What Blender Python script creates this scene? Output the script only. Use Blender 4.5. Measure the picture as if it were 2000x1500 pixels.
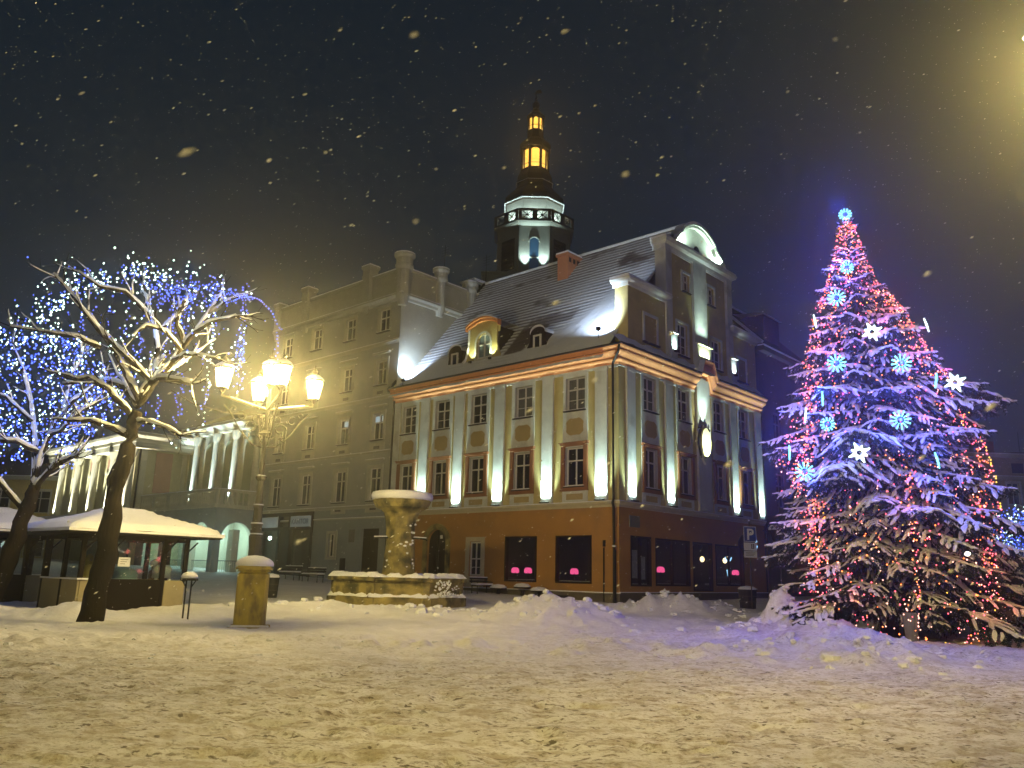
import bpy, math, random
import numpy as np
from mathutils import Vector, Matrix, noise as mnoise
PI = math.pi
S = bpy.context.scene
for _o in list(bpy.data.objects):
    bpy.data.objects.remove(_o)

# ------------------------------------------------------------------ camera
cam_d = bpy.data.cameras.new('camera')
cam = bpy.data.objects.new('camera', cam_d)
S.collection.objects.link(cam)
S.camera = cam
cam_d.sensor_width = 36
cam_d.lens = 1603.2/2000*36
cam_d.clip_start = 0.03
cam_d.clip_end = 900
PITCH, ROLL = .2288, .0248
cam.matrix_world = Matrix.Translation((0, 0, 1.6)) @ Matrix.Rotation(PI/2+PITCH, 4, 'X') @ Matrix.Rotation(ROLL, 4, 'Z')
cam_d.dof.use_dof = True
cam_d.dof.focus_distance = 28
cam_d.dof.aperture_fstop = 9

# ------------------------------------------------------------------ night sky
W = bpy.data.worlds.new("World")
S.world = W
W.use_nodes = True
nt = W.node_tree
bg = nt.nodes['Background']
tc = nt.nodes.new('ShaderNodeTexCoord')
sep = nt.nodes.new('ShaderNodeSeparateXYZ')
rmp = nt.nodes.new('ShaderNodeValToRGB')
rmp.color_ramp.elements[0].position = 0.0
rmp.color_ramp.elements[0].color = (.012, .020, .029, 1)
rmp.color_ramp.elements[1].position = 0.75
rmp.color_ramp.elements[1].color = (.004, .010, .018, 1)
nt.links.new(tc.outputs['Generated'], sep.inputs[0])
nt.links.new(sep.outputs['Z'], rmp.inputs[0])
nt.links.new(rmp.outputs[0], bg.inputs['Color'])
bg.inputs['Strength'].default_value = 1.0

S.view_settings.view_transform = 'Standard'
S.view_settings.look = 'None'
S.view_settings.gamma = 1
S.view_settings.exposure = 0
S.view_settings.use_curve_mapping = False
S.render.engine = 'CYCLES'
S.cycles.use_denoising = True
try:
    S.cycles.denoiser = 'OPENIMAGEDENOISE'
except Exception:
    pass
S.cycles.max_bounces = 5
S.cycles.diffuse_bounces = 2
S.cycles.glossy_bounces = 2
S.cycles.transmission_bounces = 3
S.cycles.transparent_max_bounces = 8
S.cycles.volume_bounces = 0
S.cycles.sample_clamp_indirect = 3
S.cycles.sample_clamp_direct = 0
S.cycles.use_light_tree = True
S.cycles.caustics_reflective = False
S.cycles.caustics_refractive = False

SODIUM = (1.0, .75, .22)
COOL = (.72, 1.0, .93)
HAZE = .0029

# ------------------------------------------------------------------ numpy noise
def _h(ix, iy, seed):
    n = (ix.astype(np.int64)*374761393 + iy.astype(np.int64)*668265263 + seed*974634777) & 0xffffffff
    n = ((n ^ (n >> 13))*1274126177) & 0xffffffff
    return ((n ^ (n >> 16)) & 0xffff)/65535.0
def vnoise(x, y, seed=0):
    ix = np.floor(x); iy = np.floor(y); fx = x-ix; fy = y-iy
    fx = fx*fx*(3-2*fx); fy = fy*fy*(3-2*fy)
    a = _h(ix, iy, seed); b = _h(ix+1, iy, seed); c = _h(ix, iy+1, seed); d = _h(ix+1, iy+1, seed)
    return (a*(1-fx)+b*fx)*(1-fy)+(c*(1-fx)+d*fx)*fy
def fbm(x, y, o=4, seed=0):
    s = 0; a = .5
    for i in range(o):
        s = s+a*(vnoise(x*2**i, y*2**i, seed+i)-.5); a *= .5
    return s*2
def sstep(a, b, x):
    t = np.clip((x-a)/(b-a), 0, 1); return t*t*(3-2*t)

# ------------------------------------------------------------------ materials
MATS = {}
def mat(name, col, rough=.7, var=.12, scale=1.2, bump=.0, bscale=18, metal=0, emit=None, es=0, col2=None, c2amt=.5, c2scale=3., spec=.4, stretch=None):
    if name in MATS: return MATS[name]
    m = bpy.data.materials.new(name); m.use_nodes = True
    t = m.node_tree; L = t.links; N = t.nodes
    b = N['Principled BSDF']
    b.inputs['Roughness'].default_value = rough
    b.inputs['Metallic'].default_value = metal
    b.inputs['Specular IOR Level'].default_value = spec
    tcn = N.new('ShaderNodeTexCoord')
    src = tcn.outputs['Object']
    if stretch:
        mp = N.new('ShaderNodeMapping'); mp.inputs['Scale'].default_value = stretch
        L.new(src, mp.inputs[0]); src = mp.outputs[0]
    c = tuple(col)+(1,)
    if var > 0 or col2:
        n = N.new('ShaderNodeTexNoise'); n.inputs['Scale'].default_value = scale; n.inputs['Detail'].default_value = 6
        n.inputs['Roughness'].default_value = .65
        L.new(src, n.inputs['Vector'])
        r = N.new('ShaderNodeValToRGB'); e = r.color_ramp.elements
        e[0].position = .3; e[1].position = .7
        e[0].color = tuple(max(0, v*(1-var)) for v in col)+(1,)
        e[1].color = tuple(min(.95, v*(1+var)) for v in col)+(1,)
        L.new(n.outputs[0], r.inputs[0]); out = r.outputs[0]
        if col2:
            n2 = N.new('ShaderNodeTexNoise'); n2.inputs['Scale'].default_value = c2scale; n2.inputs['Detail'].default_value = 5
            L.new(src, n2.inputs['Vector'])
            r2 = N.new('ShaderNodeValToRGB'); r2.color_ramp.elements[0].position = .62-c2amt*.25; r2.color_ramp.elements[1].position = .75-c2amt*.15
            mx = N.new('ShaderNodeMix'); mx.data_type = 'RGBA'
            L.new(n2.outputs[0], r2.inputs[0]); L.new(r2.outputs[0], mx.inputs[0]); L.new(out, mx.inputs[6])
            mx.inputs[7].default_value = tuple(col2)+(1,); out = mx.outputs[2]
        L.new(out, b.inputs['Base Color'])
    else:
        b.inputs['Base Color'].default_value = c
    if bump > 0:
        nb = N.new('ShaderNodeTexNoise'); nb.inputs['Scale'].default_value = bscale; nb.inputs['Detail'].default_value = 5
        L.new(src, nb.inputs['Vector'])
        bp = N.new('ShaderNodeBump'); bp.inputs['Strength'].default_value = bump; bp.inputs['Distance'].default_value = .03
        L.new(nb.outputs[0], bp.inputs['Height']); L.new(bp.outputs[0], b.inputs['Normal'])
    if emit:
        b.inputs['Emission Color'].default_value = tuple(emit)+(1,)
        b.inputs['Emission Strength'].default_value = es
        m.cycles.emission_sampling = 'NONE'
    MATS[name] = m
    return m
def emis(name, col, s):
    if name in MATS: return MATS[name]
    m = bpy.data.materials.new(name); m.use_nodes = True
    t = m.node_tree; t.nodes.clear()
    e = t.nodes.new('ShaderNodeEmission'); o = t.nodes.new('ShaderNodeOutputMaterial')
    e.inputs[0].default_value = tuple(col)+(1,); e.inputs[1].default_value = s
    t.links.new(e.outputs[0], o.inputs[0]); m.cycles.emission_sampling = 'NONE'
    MATS[name] = m; return m
def glow_glass(name, col, s):
    m = bpy.data.materials.new(name); m.use_nodes = True
    t = m.node_tree; t.nodes.clear()
    e = t.nodes.new('ShaderNodeEmission'); o = t.nodes.new('ShaderNodeOutputMaterial')
    tr = t.nodes.new('ShaderNodeBsdfTransparent'); a = t.nodes.new('ShaderNodeAddShader')
    e.inputs[0].default_value = tuple(col)+(1,); e.inputs[1].default_value = s
    t.links.new(e.outputs[0], a.inputs[0]); t.links.new(tr.outputs[0], a.inputs[1]); t.links.new(a.outputs[0], o.inputs[0])
    m.cycles.emission_sampling = 'NONE'
    MATS[name] = m; return m
def clear_glass(name, tint=(.7, .75, .75), refl=.06):
    m = bpy.data.materials.new(name); m.use_nodes = True
    t = m.node_tree; t.nodes.clear()
    g = t.nodes.new('ShaderNodeBsdfGlossy'); g.inputs['Roughness'].default_value = .03
    tr = t.nodes.new('ShaderNodeBsdfTransparent'); tr.inputs[0].default_value = tuple(tint)+(1,)
    mx = t.nodes.new('ShaderNodeMixShader'); mx.inputs[0].default_value = refl
    o = t.nodes.new('ShaderNodeOutputMaterial')
    t.links.new(tr.outputs[0], mx.inputs[1]); t.links.new(g.outputs[0], mx.inputs[2]); t.links.new(mx.outputs[0], o.inputs[0])
    MATS[name] = m; return m

M_white = mat('plaster_white', (.60, .63, .58), var=.16, scale=.9, bump=.25, col2=(.42, .43, .38), c2amt=.35, c2scale=.7)
M_yellow = mat('plaster_yellow', (.50, .42, .17), var=.12, bump=.2, col2=(.40, .34, .15), c2amt=.4, c2scale=.8)
M_ochre = mat('plaster_ochre', (.40, .31, .13), bump=.2)
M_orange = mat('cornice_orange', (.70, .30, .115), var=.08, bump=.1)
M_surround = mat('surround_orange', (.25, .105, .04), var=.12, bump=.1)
M_shopwall = mat('ground_floor_orange', (.40, .205, .042), var=.12, scale=.6, bump=.25, col2=(.31, .17, .045), c2amt=.4, c2scale=.5)
M_plinth = mat('plinth_stone', (.13, .11, .07), var=.25, scale=2, bump=.5)
M_cream = mat('band_cream', (.52, .47, .30), var=.1, bump=.15)
M_frame = mat('frame_white', (.62, .61, .56), rough=.45, var=.05)
M_pane = mat('pane_dark', (.010, .010, .009), rough=.06, var=0, spec=.7)
M_pane2 = mat('pane_curtain', (.12, .125, .11), rough=.12, var=.4, scale=5, spec=.7, stretch=(6, 6, .5))
M_pane3 = mat('pane_bluish', (.2, .27, .30), rough=.1, var=.3, scale=4, spec=.7)
M_dark = mat('iron_dark', (.016, .015, .014), rough=.5, var=.2, spec=.2)
M_iron = mat('iron_lamp', (.055, .048, .03), rough=.5, var=.2)
M_brown = mat('wood_dark_brown', (.022, .013, .008), rough=.6, spec=.12, var=.2, stretch=(8, 8, 1))
M_snow = mat('snow', (.80, .82, .85), rough=.75, var=.04, scale=6, bump=.45, bscale=7, spec=.25)
M_snowsoft = mat('snow_soft', (.82, .83, .86), rough=.8, var=.03, bump=.15, bscale=4, spec=.2)
M_brick = mat('chimney_brick', (.50, .21, .10), var=.15, bump=.3)
M_grey = mat('plaster_grey', (.36, .37, .34), var=.16, scale=.5, bump=.25, col2=(.29, .31, .30), c2amt=.4, c2scale=.6)
M_greypale = mat('plaster_pale_grey', (.43, .43, .36), var=.1, bump=.2)
M_greybase = mat('plaster_blue_grey', (.25, .28, .29), var=.15, scale=.7, bump=.25)
M_theatre = mat('theatre_plaster', (.50, .47, .28), var=.12, bump=.2)
M_theatre2 = mat('theatre_pale', (.55, .54, .42), var=.1, bump=.2)
M_green = mat('theatre_green', (.33, .37, .23), var=.12, bump=.2)
M_pink = mat('theatre_pink', (.45, .26, .18), var=.1, bump=.2)
M_lemon = mat('lemon_plaster', (.62, .50, .16), var=.1, bump=.2)
M_stone = mat('fountain_stone', (.30, .245, .08), rough=.85, var=.35, scale=1.5, bump=.8, bscale=9, col2=(.06, .055, .025), c2amt=.75, c2scale=1.7)
M_ped = mat('pedestal_stone', (.40, .31, .055), rough=.8, var=.2, scale=2, bump=.4, col2=(.17, .13, .045), c2amt=.65, c2scale=2.2, stretch=(1.6, 1.6, .7))
M_bark = mat('bark', (.022, .017, .010), rough=.9, spec=.08, var=.35, scale=5, bump=.9, bscale=14, stretch=(1, 1, .25))
M_kwood = mat('kiosk_dark_wood', (.010, .0065, .004), rough=.7, var=.2, spec=.08)
M_kiosk = mat('kiosk_panel', (.30, .26, .15), var=.12, bump=.2)
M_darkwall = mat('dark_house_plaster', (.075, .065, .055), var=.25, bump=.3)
M_darkroof = mat('dark_roof_tiles', (.035, .028, .024), var=.4, scale=3, bump=.5)
M_farwall = mat('far_house_plaster', (.47, .40, .24), var=.15, bump=.2)
M_tower = mat('tower_plaster', (.30, .30, .27), var=.2, scale=.4, bump=.3)
M_copper = mat('tower_copper_dark', (.055, .042, .032), rough=.5, var=.3, scale=1)
M_red = mat('paint_red', (.4, .03, .02), rough=.4, var=.05)
M_blue = mat('sign_blue', (.012, .035, .22), rough=.35, var=.05)
M_signwhite = mat('sign_white', (.70, .72, .72), rough=.4, var=.04)
M_bulbw = emis('bulb_cool_white', (.70, 1, .86), 7)
M_bulbb = emis('bulb_blue', (.07, .13, 1.0), 6)
M_bulbp = emis('bulb_pink', (1, .10, .14), 7)
M_bulbo = emis('bulb_amber', (1, .20, .05), 6.5)
M_bulby = emis('bulb_pale', (1, .45, .34), 4.5)
M_bulbg = emis('bulb_yellow', (1, .6, .06), 3)
M_flake = emis('snowflake_tube', (.25, .85, 1), 2.6)
M_star = emis('star_tube', (.80, 1, .95), 3.2)
M_led = emis('led_white', (.75, 1, .95), 6)
M_lant = glow_glass('lantern_glass', (1, .82, .45), 14)
M_warm = glow_glass('tower_lit_glass', (1, .52, .07), 1.0)
M_clear = clear_glass('clear_glass')
M_shopglass = clear_glass('shop_glass', (.88, .9, .9), .07)

# ------------------------------------------------------------------ mesh builder
class MB:
    def __init__(s): s.v = []; s.f = []; s.m = []; s.mats = []
    def mi(s, m):
        if m is None: return 0
        if m not in s.mats: s.mats.append(m)
        return s.mats.index(m)
    def add(s, vs, fs, m=None, fn=None):
        o = len(s.v); k = s.mi(m)
        s.v += [fn(*p) for p in vs] if fn else [tuple(p) for p in vs]
        for f in fs: s.f.append(tuple(i+o for i in f)); s.m.append(k)
    def box(s, x0, x1, y0, y1, z0, z1, m=None, fn=None):
        vs = [(x0, y0, z0), (x1, y0, z0), (x1, y1, z0), (x0, y1, z0), (x0, y0, z1), (x1, y0, z1), (x1, y1, z1), (x0, y1, z1)]
        s.add(vs, [(3, 2, 1, 0), (4, 5, 6, 7), (0, 1, 5, 4), (1, 2, 6, 5), (2, 3, 7, 6), (3, 0, 4, 7)], m, fn)
    def bbox(s, x0, x1, y0, y1, z0, z1, b=.01, m=None, fn=None):
        xs = [(x0, y0+b), (x0+b, y0), (x1-b, y0), (x1, y0+b), (x1, y1-b), (x1-b, y1), (x0+b, y1), (x0, y1-b)]
        cx, cy = (x0+x1)/2, (y0+y1)/2
        def ring(z, i): return [(cx+(x-cx)*(1-i/(abs(x1-x0)/2+1e-6)), cy+(y-cy)*(1-i/(abs(y1-y0)/2+1e-6)), z) for x, y in xs]
        vs = ring(z0, 0)+ring(z1-b, 0)+ring(z1, b)
        fs = [tuple(range(7, -1, -1))]+[(i, (i+1) % 8, (i+1) % 8+8, i+8) for i in range(8)]+[(i+8, (i+1) % 8+8, (i+1) % 8+16, i+16) for i in range(8)]+[tuple(range(16, 24))]
        s.add(vs, fs, m, fn)
    def lathe(s, prof, n=16, c=(0, 0, 0), m=None, rot=0, fn=None, jit=0, rnd=None):
        vs = []
        for r, z in prof:
            for i in range(n):
                a = rot+2*PI*i/n
                rr = r*(1+(rnd.uniform(-jit, jit) if rnd else 0))
                vs.append((c[0]+rr*math.cos(a), c[1]+rr*math.sin(a), c[2]+z))
        fs = []
        for j in range(len(prof)-1):
            for i in range(n):
                k = (i+1) % n; fs.append((j*n+i, j*n+k, (j+1)*n+k, (j+1)*n+i))
        fs.append(tuple(range(n-1, -1, -1))); fs.append(tuple((len(prof)-1)*n+i for i in range(n)))
        s.add(vs, fs, m, fn)
    def tube(s, pts, rs, n=6, m=None, fn=None, flat=1.0, caps=True):
        pts = [Vector(p) for p in pts]
        if not hasattr(rs, '__len__'): rs = [rs]*len(pts)
        vs = []; up = Vector((0, 0, 1))
        for i, p in enumerate(pts):
            d = (pts[min(i+1, len(pts)-1)]-pts[max(i-1, 0)])
            if d.length < 1e-9: d = Vector((0, 0, 1))
            d.normalize()
            a = d.cross(up)
            if a.length < .05: a = d.cross(Vector((0, 1, 0)))
            a.normalize(); b = a.cross(d)
            for k in range(n):
                t = 2*PI*k/n
                vs.append(tuple(p+a*(rs[i]*math.cos(t))+b*(rs[i]*flat*math.sin(t))))
        fs = []
        for j in range(len(pts)-1):
            for i in range(n):
                k = (i+1) % n; fs.append((j*n+i, j*n+k, (j+1)*n+k, (j+1)*n+i))
        if caps: fs.append(tuple(range(n-1, -1, -1))); fs.append(tuple((len(pts)-1)*n+i for i in range(n)))
        s.add(vs, fs, m, fn)
    def prism(s, poly, y0, y1, m=None, fn=None):
        n = len(poly)
        vs = [(x, y0, z) for x, z in poly]+[(x, y1, z) for x, z in poly]
        fs = [tuple(range(n-1, -1, -1)), tuple(range(n, 2*n))]+[(i, (i+1) % n, (i+1) % n+n, i+n) for i in range(n)]
        s.add(vs, fs, m, fn)
    def sweep(s, path, prof, m=None, ms=None):
        """prof [(out, z)], path list of functions (out, z)->xyz"""
        n = len(prof); vs = []
        for p in path: vs += [p(o, z) for o, z in prof]
        for j in range(len(path)-1):
            for i in range(n-1):
                o = len(s.v)
                a, b, c, d = vs[j*n+i], vs[(j+1)*n+i], vs[(j+1)*n+i+1], vs[j*n+i+1]
                s.v += [a, b, c, d]; s.f.append((o, o+1, o+2, o+3)); s.m.append(s.mi(ms[i] if ms else m))
        for j in (0, len(path)-1):
            o = len(s.v); s.v += vs[j*n:(j+1)*n]; s.f.append(tuple(range(o, o+n))); s.m.append(s.mi(ms[0] if ms else m))
    def blob(s, c, r, m=None, n=8, rings=5, seed=0, amp=.15, fn=None):
        rnd = random.Random(seed); vs = []
        for j in range(rings+1):
            t = PI*j/rings
            for i in range(n):
                a = 2*PI*i/n; q = 1+rnd.uniform(-amp, amp)*(0 < j < rings)
                vs.append((c[0]+r[0]*math.sin(t)*math.cos(a)*q, c[1]+r[1]*math.sin(t)*math.sin(a)*q, c[2]+r[2]*math.cos(t)*q))
        fs = [(j*n+i, j*n+(i+1) % n, (j+1)*n+(i+1) % n, (j+1)*n+i) for j in range(rings) for i in range(n)]
        s.add(vs, fs, m, fn)
    def mesh(s, name, m=None, smooth=False):
        me = bpy.data.meshes.new(name)
        me.from_pydata([tuple(p) for p in s.v], [], s.f)
        ms = s.mats if s.mats else [m]
        for q in ms: me.materials.append(q)
        if len(ms) > 1: me.polygons.foreach_set('material_index', s.m)
        if smooth: me.polygons.foreach_set('use_smooth', [True]*len(me.polygons))
        me.update()
        return me

def link(name, me, parent=None, loc=(0, 0, 0), rot=0, **kw):
    o = bpy.data.objects.new(name, me); S.collection.objects.link(o)
    o.location = loc
    o.rotation_euler = rot if hasattr(rot, '__len__') else (0, 0, rot)
    if parent: o.parent = parent
    for k, v in kw.items(): o[k] = v
    return o
def part(name, mb, m=None, parent=None, smooth=False, loc=(0, 0, 0), rot=0, **kw):
    return link(name, mb.mesh(name, m, smooth), parent, loc, rot, **kw)
def thing(name, label, cat, loc=(0, 0, 0), rot=0, group=None):
    o = bpy.data.objects.new(name, None); S.collection.objects.link(o)
    o.location = loc; o.rotation_euler = (0, 0, rot); o['label'] = label; o['category'] = cat
    if group: o['group'] = group
    o.empty_display_size = .3
    return o
def text_part(body, size, extrude, m, parent, loc, rot, offset=0.0):
    tx = bpy.data.curves.new('lettering', 'FONT'); tx.body = body; tx.size = size; tx.extrude = extrude; tx.offset = offset; tx.align_x = 'CENTER'
    o = bpy.data.objects.new('lettering_curve', tx); S.collection.objects.link(o)
    me = bpy.data.meshes.new_from_object(o.evaluated_get(bpy.context.evaluated_depsgraph_get())); bpy.data.objects.remove(o)
    me.name = 'lettering'; me.materials.clear(); me.materials.append(m)
    return link('lettering', me, parent, loc, rot)
def tag(o, label, cat, group=None, kind=None):
    o['label'] = label; o['category'] = cat
    if group: o['group'] = group
    if kind: o['kind'] = kind
    return o
def arealamp(loc, power, col, parent, direc, sx, sy, spread, xaxis):
    d = bpy.data.lights.new('light_source', 'AREA'); d.energy = power; d.color = col; d.shape = 'RECTANGLE'; d.size = sx; d.size_y = sy; d.spread = math.radians(spread)
    o = bpy.data.objects.new('light_source', d); S.collection.objects.link(o)
    z = -Vector(direc).normalized(); x = Vector(xaxis).normalized(); y = z.cross(x).normalized(); x = y.cross(z)
    o.parent = parent; o.rotation_euler = Matrix((x, y, z)).transposed().to_euler(); o.location = loc
    return o
def lamp(kind, loc, power, col, parent=None, radius=.05, direc=None, angle=60, blend=.5):
    d = bpy.data.lights.new('light_source', kind); d.energy = power; d.color = col; d.shadow_soft_size = radius
    if kind == 'SPOT': d.spot_size = math.radians(angle); d.spot_blend = blend
    o = bpy.data.objects.new('light_source', d); S.collection.objects.link(o)
    o.location = loc
    if direc is not None: o.rotation_euler = Vector(direc).to_track_quat('-Z', 'Y').to_euler()
    if parent: o.parent = parent
    return o

# ------------------------------------------------------------------ walls with openings
def wall(mb, fn, x0, x1, z0, z1, holes=(), depth=.25, m=None, rm=None, y=0.0):
    """holes (xa, xb, za, zb, arch)"""
    xs = sorted(set([x0, x1]+[h[0] for h in holes]+[h[1] for h in holes]))
    zs = sorted(set([z0, z1]+[h[2] for h in holes]+[h[3] for h in holes]))
    xs = [x for x in xs if x0 <= x <= x1]; zs = [z for z in zs if z0 <= z <= z1]
    for i in range(len(xs)-1):
        for j in range(len(zs)-1):
            cx = (xs[i]+xs[i+1])/2; cz = (zs[j]+zs[j+1])/2
            if any(h[0] < cx < h[1] and h[2] < cz < h[3] for h in holes): continue
            mb.add([(xs[i], y, zs[j]), (xs[i+1], y, zs[j]), (xs[i+1], y, zs[j+1]), (xs[i], y, zs[j+1])], [(0, 1, 2, 3)], m, fn)
    rm = rm or m
    for h in holes:
        xa, xb, za, zb = h[:4]
        if len(h) > 4 and h[4]:
            r = (xb-xa)/2; cx = (xa+xb)/2; zc = zb-r; n = 14
            arc = [(cx-r*math.cos(PI*k/n), zc+r*math.sin(PI*k/n)) for k in range(n+1)]
            for k in range(n):
                (ax, az), (bx, bz) = arc[k], arc[k+1]
                mb.add([(ax, y, az), (bx, y, bz), (bx, y, zb), (ax, y, zb)], [(0, 1, 2, 3)], m, fn)
                mb.add([(ax, y, az), (bx, y, bz), (bx, y-depth, bz), (ax, y-depth, az)], [(0, 1, 2, 3)], rm, fn)
            zt = zc
        else:
            zt = zb
            mb.add([(xa, y, zb), (xb, y, zb), (xb, y-depth, zb), (xa, y-depth, zb)], [(0, 1, 2, 3)], rm, fn)
        mb.add([(xa, y, za), (xb, y, za), (xb, y-depth, za), (xa, y-depth, za)], [(0, 1, 2, 3)], rm, fn)
        for x in (xa, xb):
            mb.add([(x, y, za), (x, y, zt), (x, y-depth, zt), (x, y-depth, za)], [(0, 1, 2, 3)], rm, fn)

_wc = {}
def window(parent, loc, rot, w, h, transom=.6, split=True, arch=False, pm=None, fm=None, cols=2, fw=.065, sill=None, name='window'):
    """centre-bottom origin, outward +y; frame part with pane sub-parts"""
    fm = fm or M_frame; pm = pm or M_pane
    key = (round(w, 2), round(h, 2), transom, split, arch, fm.name, cols, fw)
    if key not in _wc:
        f = MB(); t = .05
        def bar(x0, x1, z0, z1, y=0.0): f.box(x0, x1, -t+y, t*.6+y, z0, z1, fm)
        bar(-w/2, -w/2+fw, 0, h); bar(w/2-fw, w/2, 0, h)
        bar(-w/2+fw, w/2-fw, 0, fw*1.2); bar(-w/2+fw, w/2-fw, h-fw, h)
        cw = (w-2*fw)/cols
        zt = h*transom
        for c in range(1, cols): bar(-w/2+fw+cw*c-fw*.55, -w/2+fw+cw*c+fw*.55, fw*1.2, h-fw, .006)
        if transom < 1: bar(-w/2+fw, w/2-fw, zt-fw*.55, zt+fw*.55, .012)
        if split: bar(-w/2+fw, w/2-fw, zt*.5-.014, zt*.5+.014, -.01)
        if arch:
            for k in range(10):
                a0, a1 = PI*k/10, PI*(k+1)/10; R = w/2; 
                q = [(-R*math.cos(a0), h-R*.5+R*.5*math.sin(a0)), (-R*math.cos(a1), h-R*.5+R*.5*math.sin(a1))]
                f.add([(q[0][0], .035, q[0][1]-fw), (q[1][0], .035, q[1][1]-fw), (q[1][0], .035, h+.01), (q[0][0], .035, h+.01)], [(0, 1, 2, 3)], fm)
        pes = []
        zz = [(fw*1.2, zt-fw*.55), (zt+fw*.55, h-fw)] if transom < 1 else [(fw*1.2, h-fw)]
        for c in range(cols):
            for za, zb in zz:
                p = MB(); xa = -w/2+fw+cw*c; p.box(xa+.02, xa+cw-.02, -.03, -.018, za-.01, zb+.01)
                pes.append(p)
        _wc[key] = (f.mesh('window', fm), [p.mesh('pane', pm) for p in pes])
    fme, pms = _wc[key]
    o = link(name, fme, parent, loc, rot)
    for q in pms:
        if q.materials[0] != pm:
            k2 = (q.name, pm.name)
            if k2 not in _wc:
                c = q.copy(); c.materials[0] = pm; _wc[k2] = c
            q = _wc[k2]
        link('pane', q, o)
    if sill:
        s_ = MB(); s_.box(-w/2-.08, w/2+.08, 0.0, .2+sill, -.09, -.02); 
        s_.box(-w/2-.07, w/2+.07, .02, .19+sill, -.02, .02, None)
        key3 = ('sill', round(w, 2), sill)
        if key3 not in _wc:
            s2 = MB(); s2.box(-w/2-.08, w/2+.08, 0.0, .16+sill, -.08, -.015, M_dark)
            s2.box(-w/2-.06, w/2+.06, .06, .15+sill, -.015, .02, M_snowsoft); _wc[key3] = s2.mesh('sill')
        link('sill', _wc[key3], o)
    return o
# ================================================================== GROUND
def ground_base(X, Y):
    k = np.clip((Y-30)/15, 0, 1)
    return .03*np.maximum(0, np.minimum(Y, 90)-25)+k*(.012*np.minimum(np.maximum(0, 5-X), 40)-.013*np.minimum(np.maximum(0, X-5), 25))
HEAPS = [  # x, y, rx, ry, height, roughness
    (1.9, 28.6, 1.4, 1.0, .46, 1), (.3, 29.0, 1.3, .9, .34, 1), (3.2, 28.9, .8, .6, .22, 1),
    (5.9, 32.6, 1.2, .8, .55, 1), (7.3, 32.6, 1.1, .8, .48, 1), (8.8, 33.2, 1.2, .8, .26, 1), (4.4, 33.0, 1.3, .7, .22, 1),
    (8.55, 26.3, .8, .8, .66, 1), (7.7, 25.2, 1.5, 1.2, .26, 1), (9.1, 24.0, 1.1, 1.5, .34, 1), (8.6, 21.2, 1.1, 1.6, .30, 1), (8.0, 18.6, 1.0, 1.3, .24, 1),
    (6.3, 19.5, 1.0, .8, .20, 1), (7.0, 16.8, .7, .5, .18, 1),
    (-13.0, 25.6, 1.0, .8, .46, .4), (-11.0, 25.2, .8, .6, .2, .4), (-9.6, 29.0, 1.8, .9, .22, .6), (-7.4, 30.0, 1.6, .8, .18, .8),
    (-5.3, 30.4, 2.2, 1.0, .16, .7), (-2.6, 30.6, 2.0, 1.0, .16, .9), (-15.5, 26.0, 1.4, .8, .2, .5), (-18, 25, 2, 1, .2, .6)]
def ground_h(X, Y):
    z = ground_base(X, Y)
    rock = fbm(X*1.3, Y*1.3, 4, 3); fine = fbm(X*4.2, Y*4.2, 3, 9); rid = 1-np.abs(fbm(X*2.6, Y*2.6, 3, 21))*2.2
    hs = 0
    for x, y, rx, ry, h, r in HEAPS:
        d = ((X-x)/rx)**2+((Y-y)/ry)**2
        g = np.exp(-d*.75)*h
        hs = hs+g
        z = z+g*(1+r*(.5*rock+.42*fine+.2*(rid-.5)))+np.minimum(g, .3)*r*.28*fbm(X*9, Y*9, 2, 91)
    # rough ploughed band in front of the fountain and to the right of it
    band = sstep(16, 20, Y)*(1-sstep(30, 33, Y))
    z = z+band*(.13*fbm(X*.9+3, Y*.9, 4, 31)+.09*np.abs(fine)+.10*np.maximum(0, fbm(X*2.4, Y*2.9, 3, 41)-.05)+.02)*(.9+.5*sstep(-4, 2, X))
    # clods beside the ploughed road edge
    band2 = np.exp(-((Y-18.3-1.2*fbm(X*.15, X*0, 2, 5))/1.5)**2)
    z = z+band2*np.maximum(0, fbm(X*1.7, Y*1.9, 3, 77))*.34
    # trodden foreground
    near = 1-sstep(15, 21, Y)
    tr = fbm(X*1.7, Y*2.1, 4, 50); tr2 = fbm(X*5.5, Y*7.5, 3, 60); tr3 = fbm(X*13, Y*17, 2, 66)
    z = z+near*(.055*tr+.035*tr2+.012*tr3-.055*sstep(.12, .5, fbm(X*2.3, Y*3.6, 3, 70)))
    z = z+(1-near)*(.02*tr2+.008*tr3)
    return z
rows = [-60, -40, -25, -15, -8, -4, -1.5, 0, 1.2, 2.2]
y = 3.0
while y < 62: rows.append(y); y *= 1.0058
while y < 900: rows.append(y); y *= 1.08
rows = np.array(rows)
nc = 460
tt = np.linspace(-1, 1, nc)
hw = np.where(rows < 62, np.maximum(rows*.92+4.5, 7), rows*1.2)
hw = np.where(rows < 3, 60, hw)
GX = tt[None, :]*hw[:, None]; GY = np.repeat(rows[:, None], nc, 1)
GZ = ground_h(GX, GY)
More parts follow.
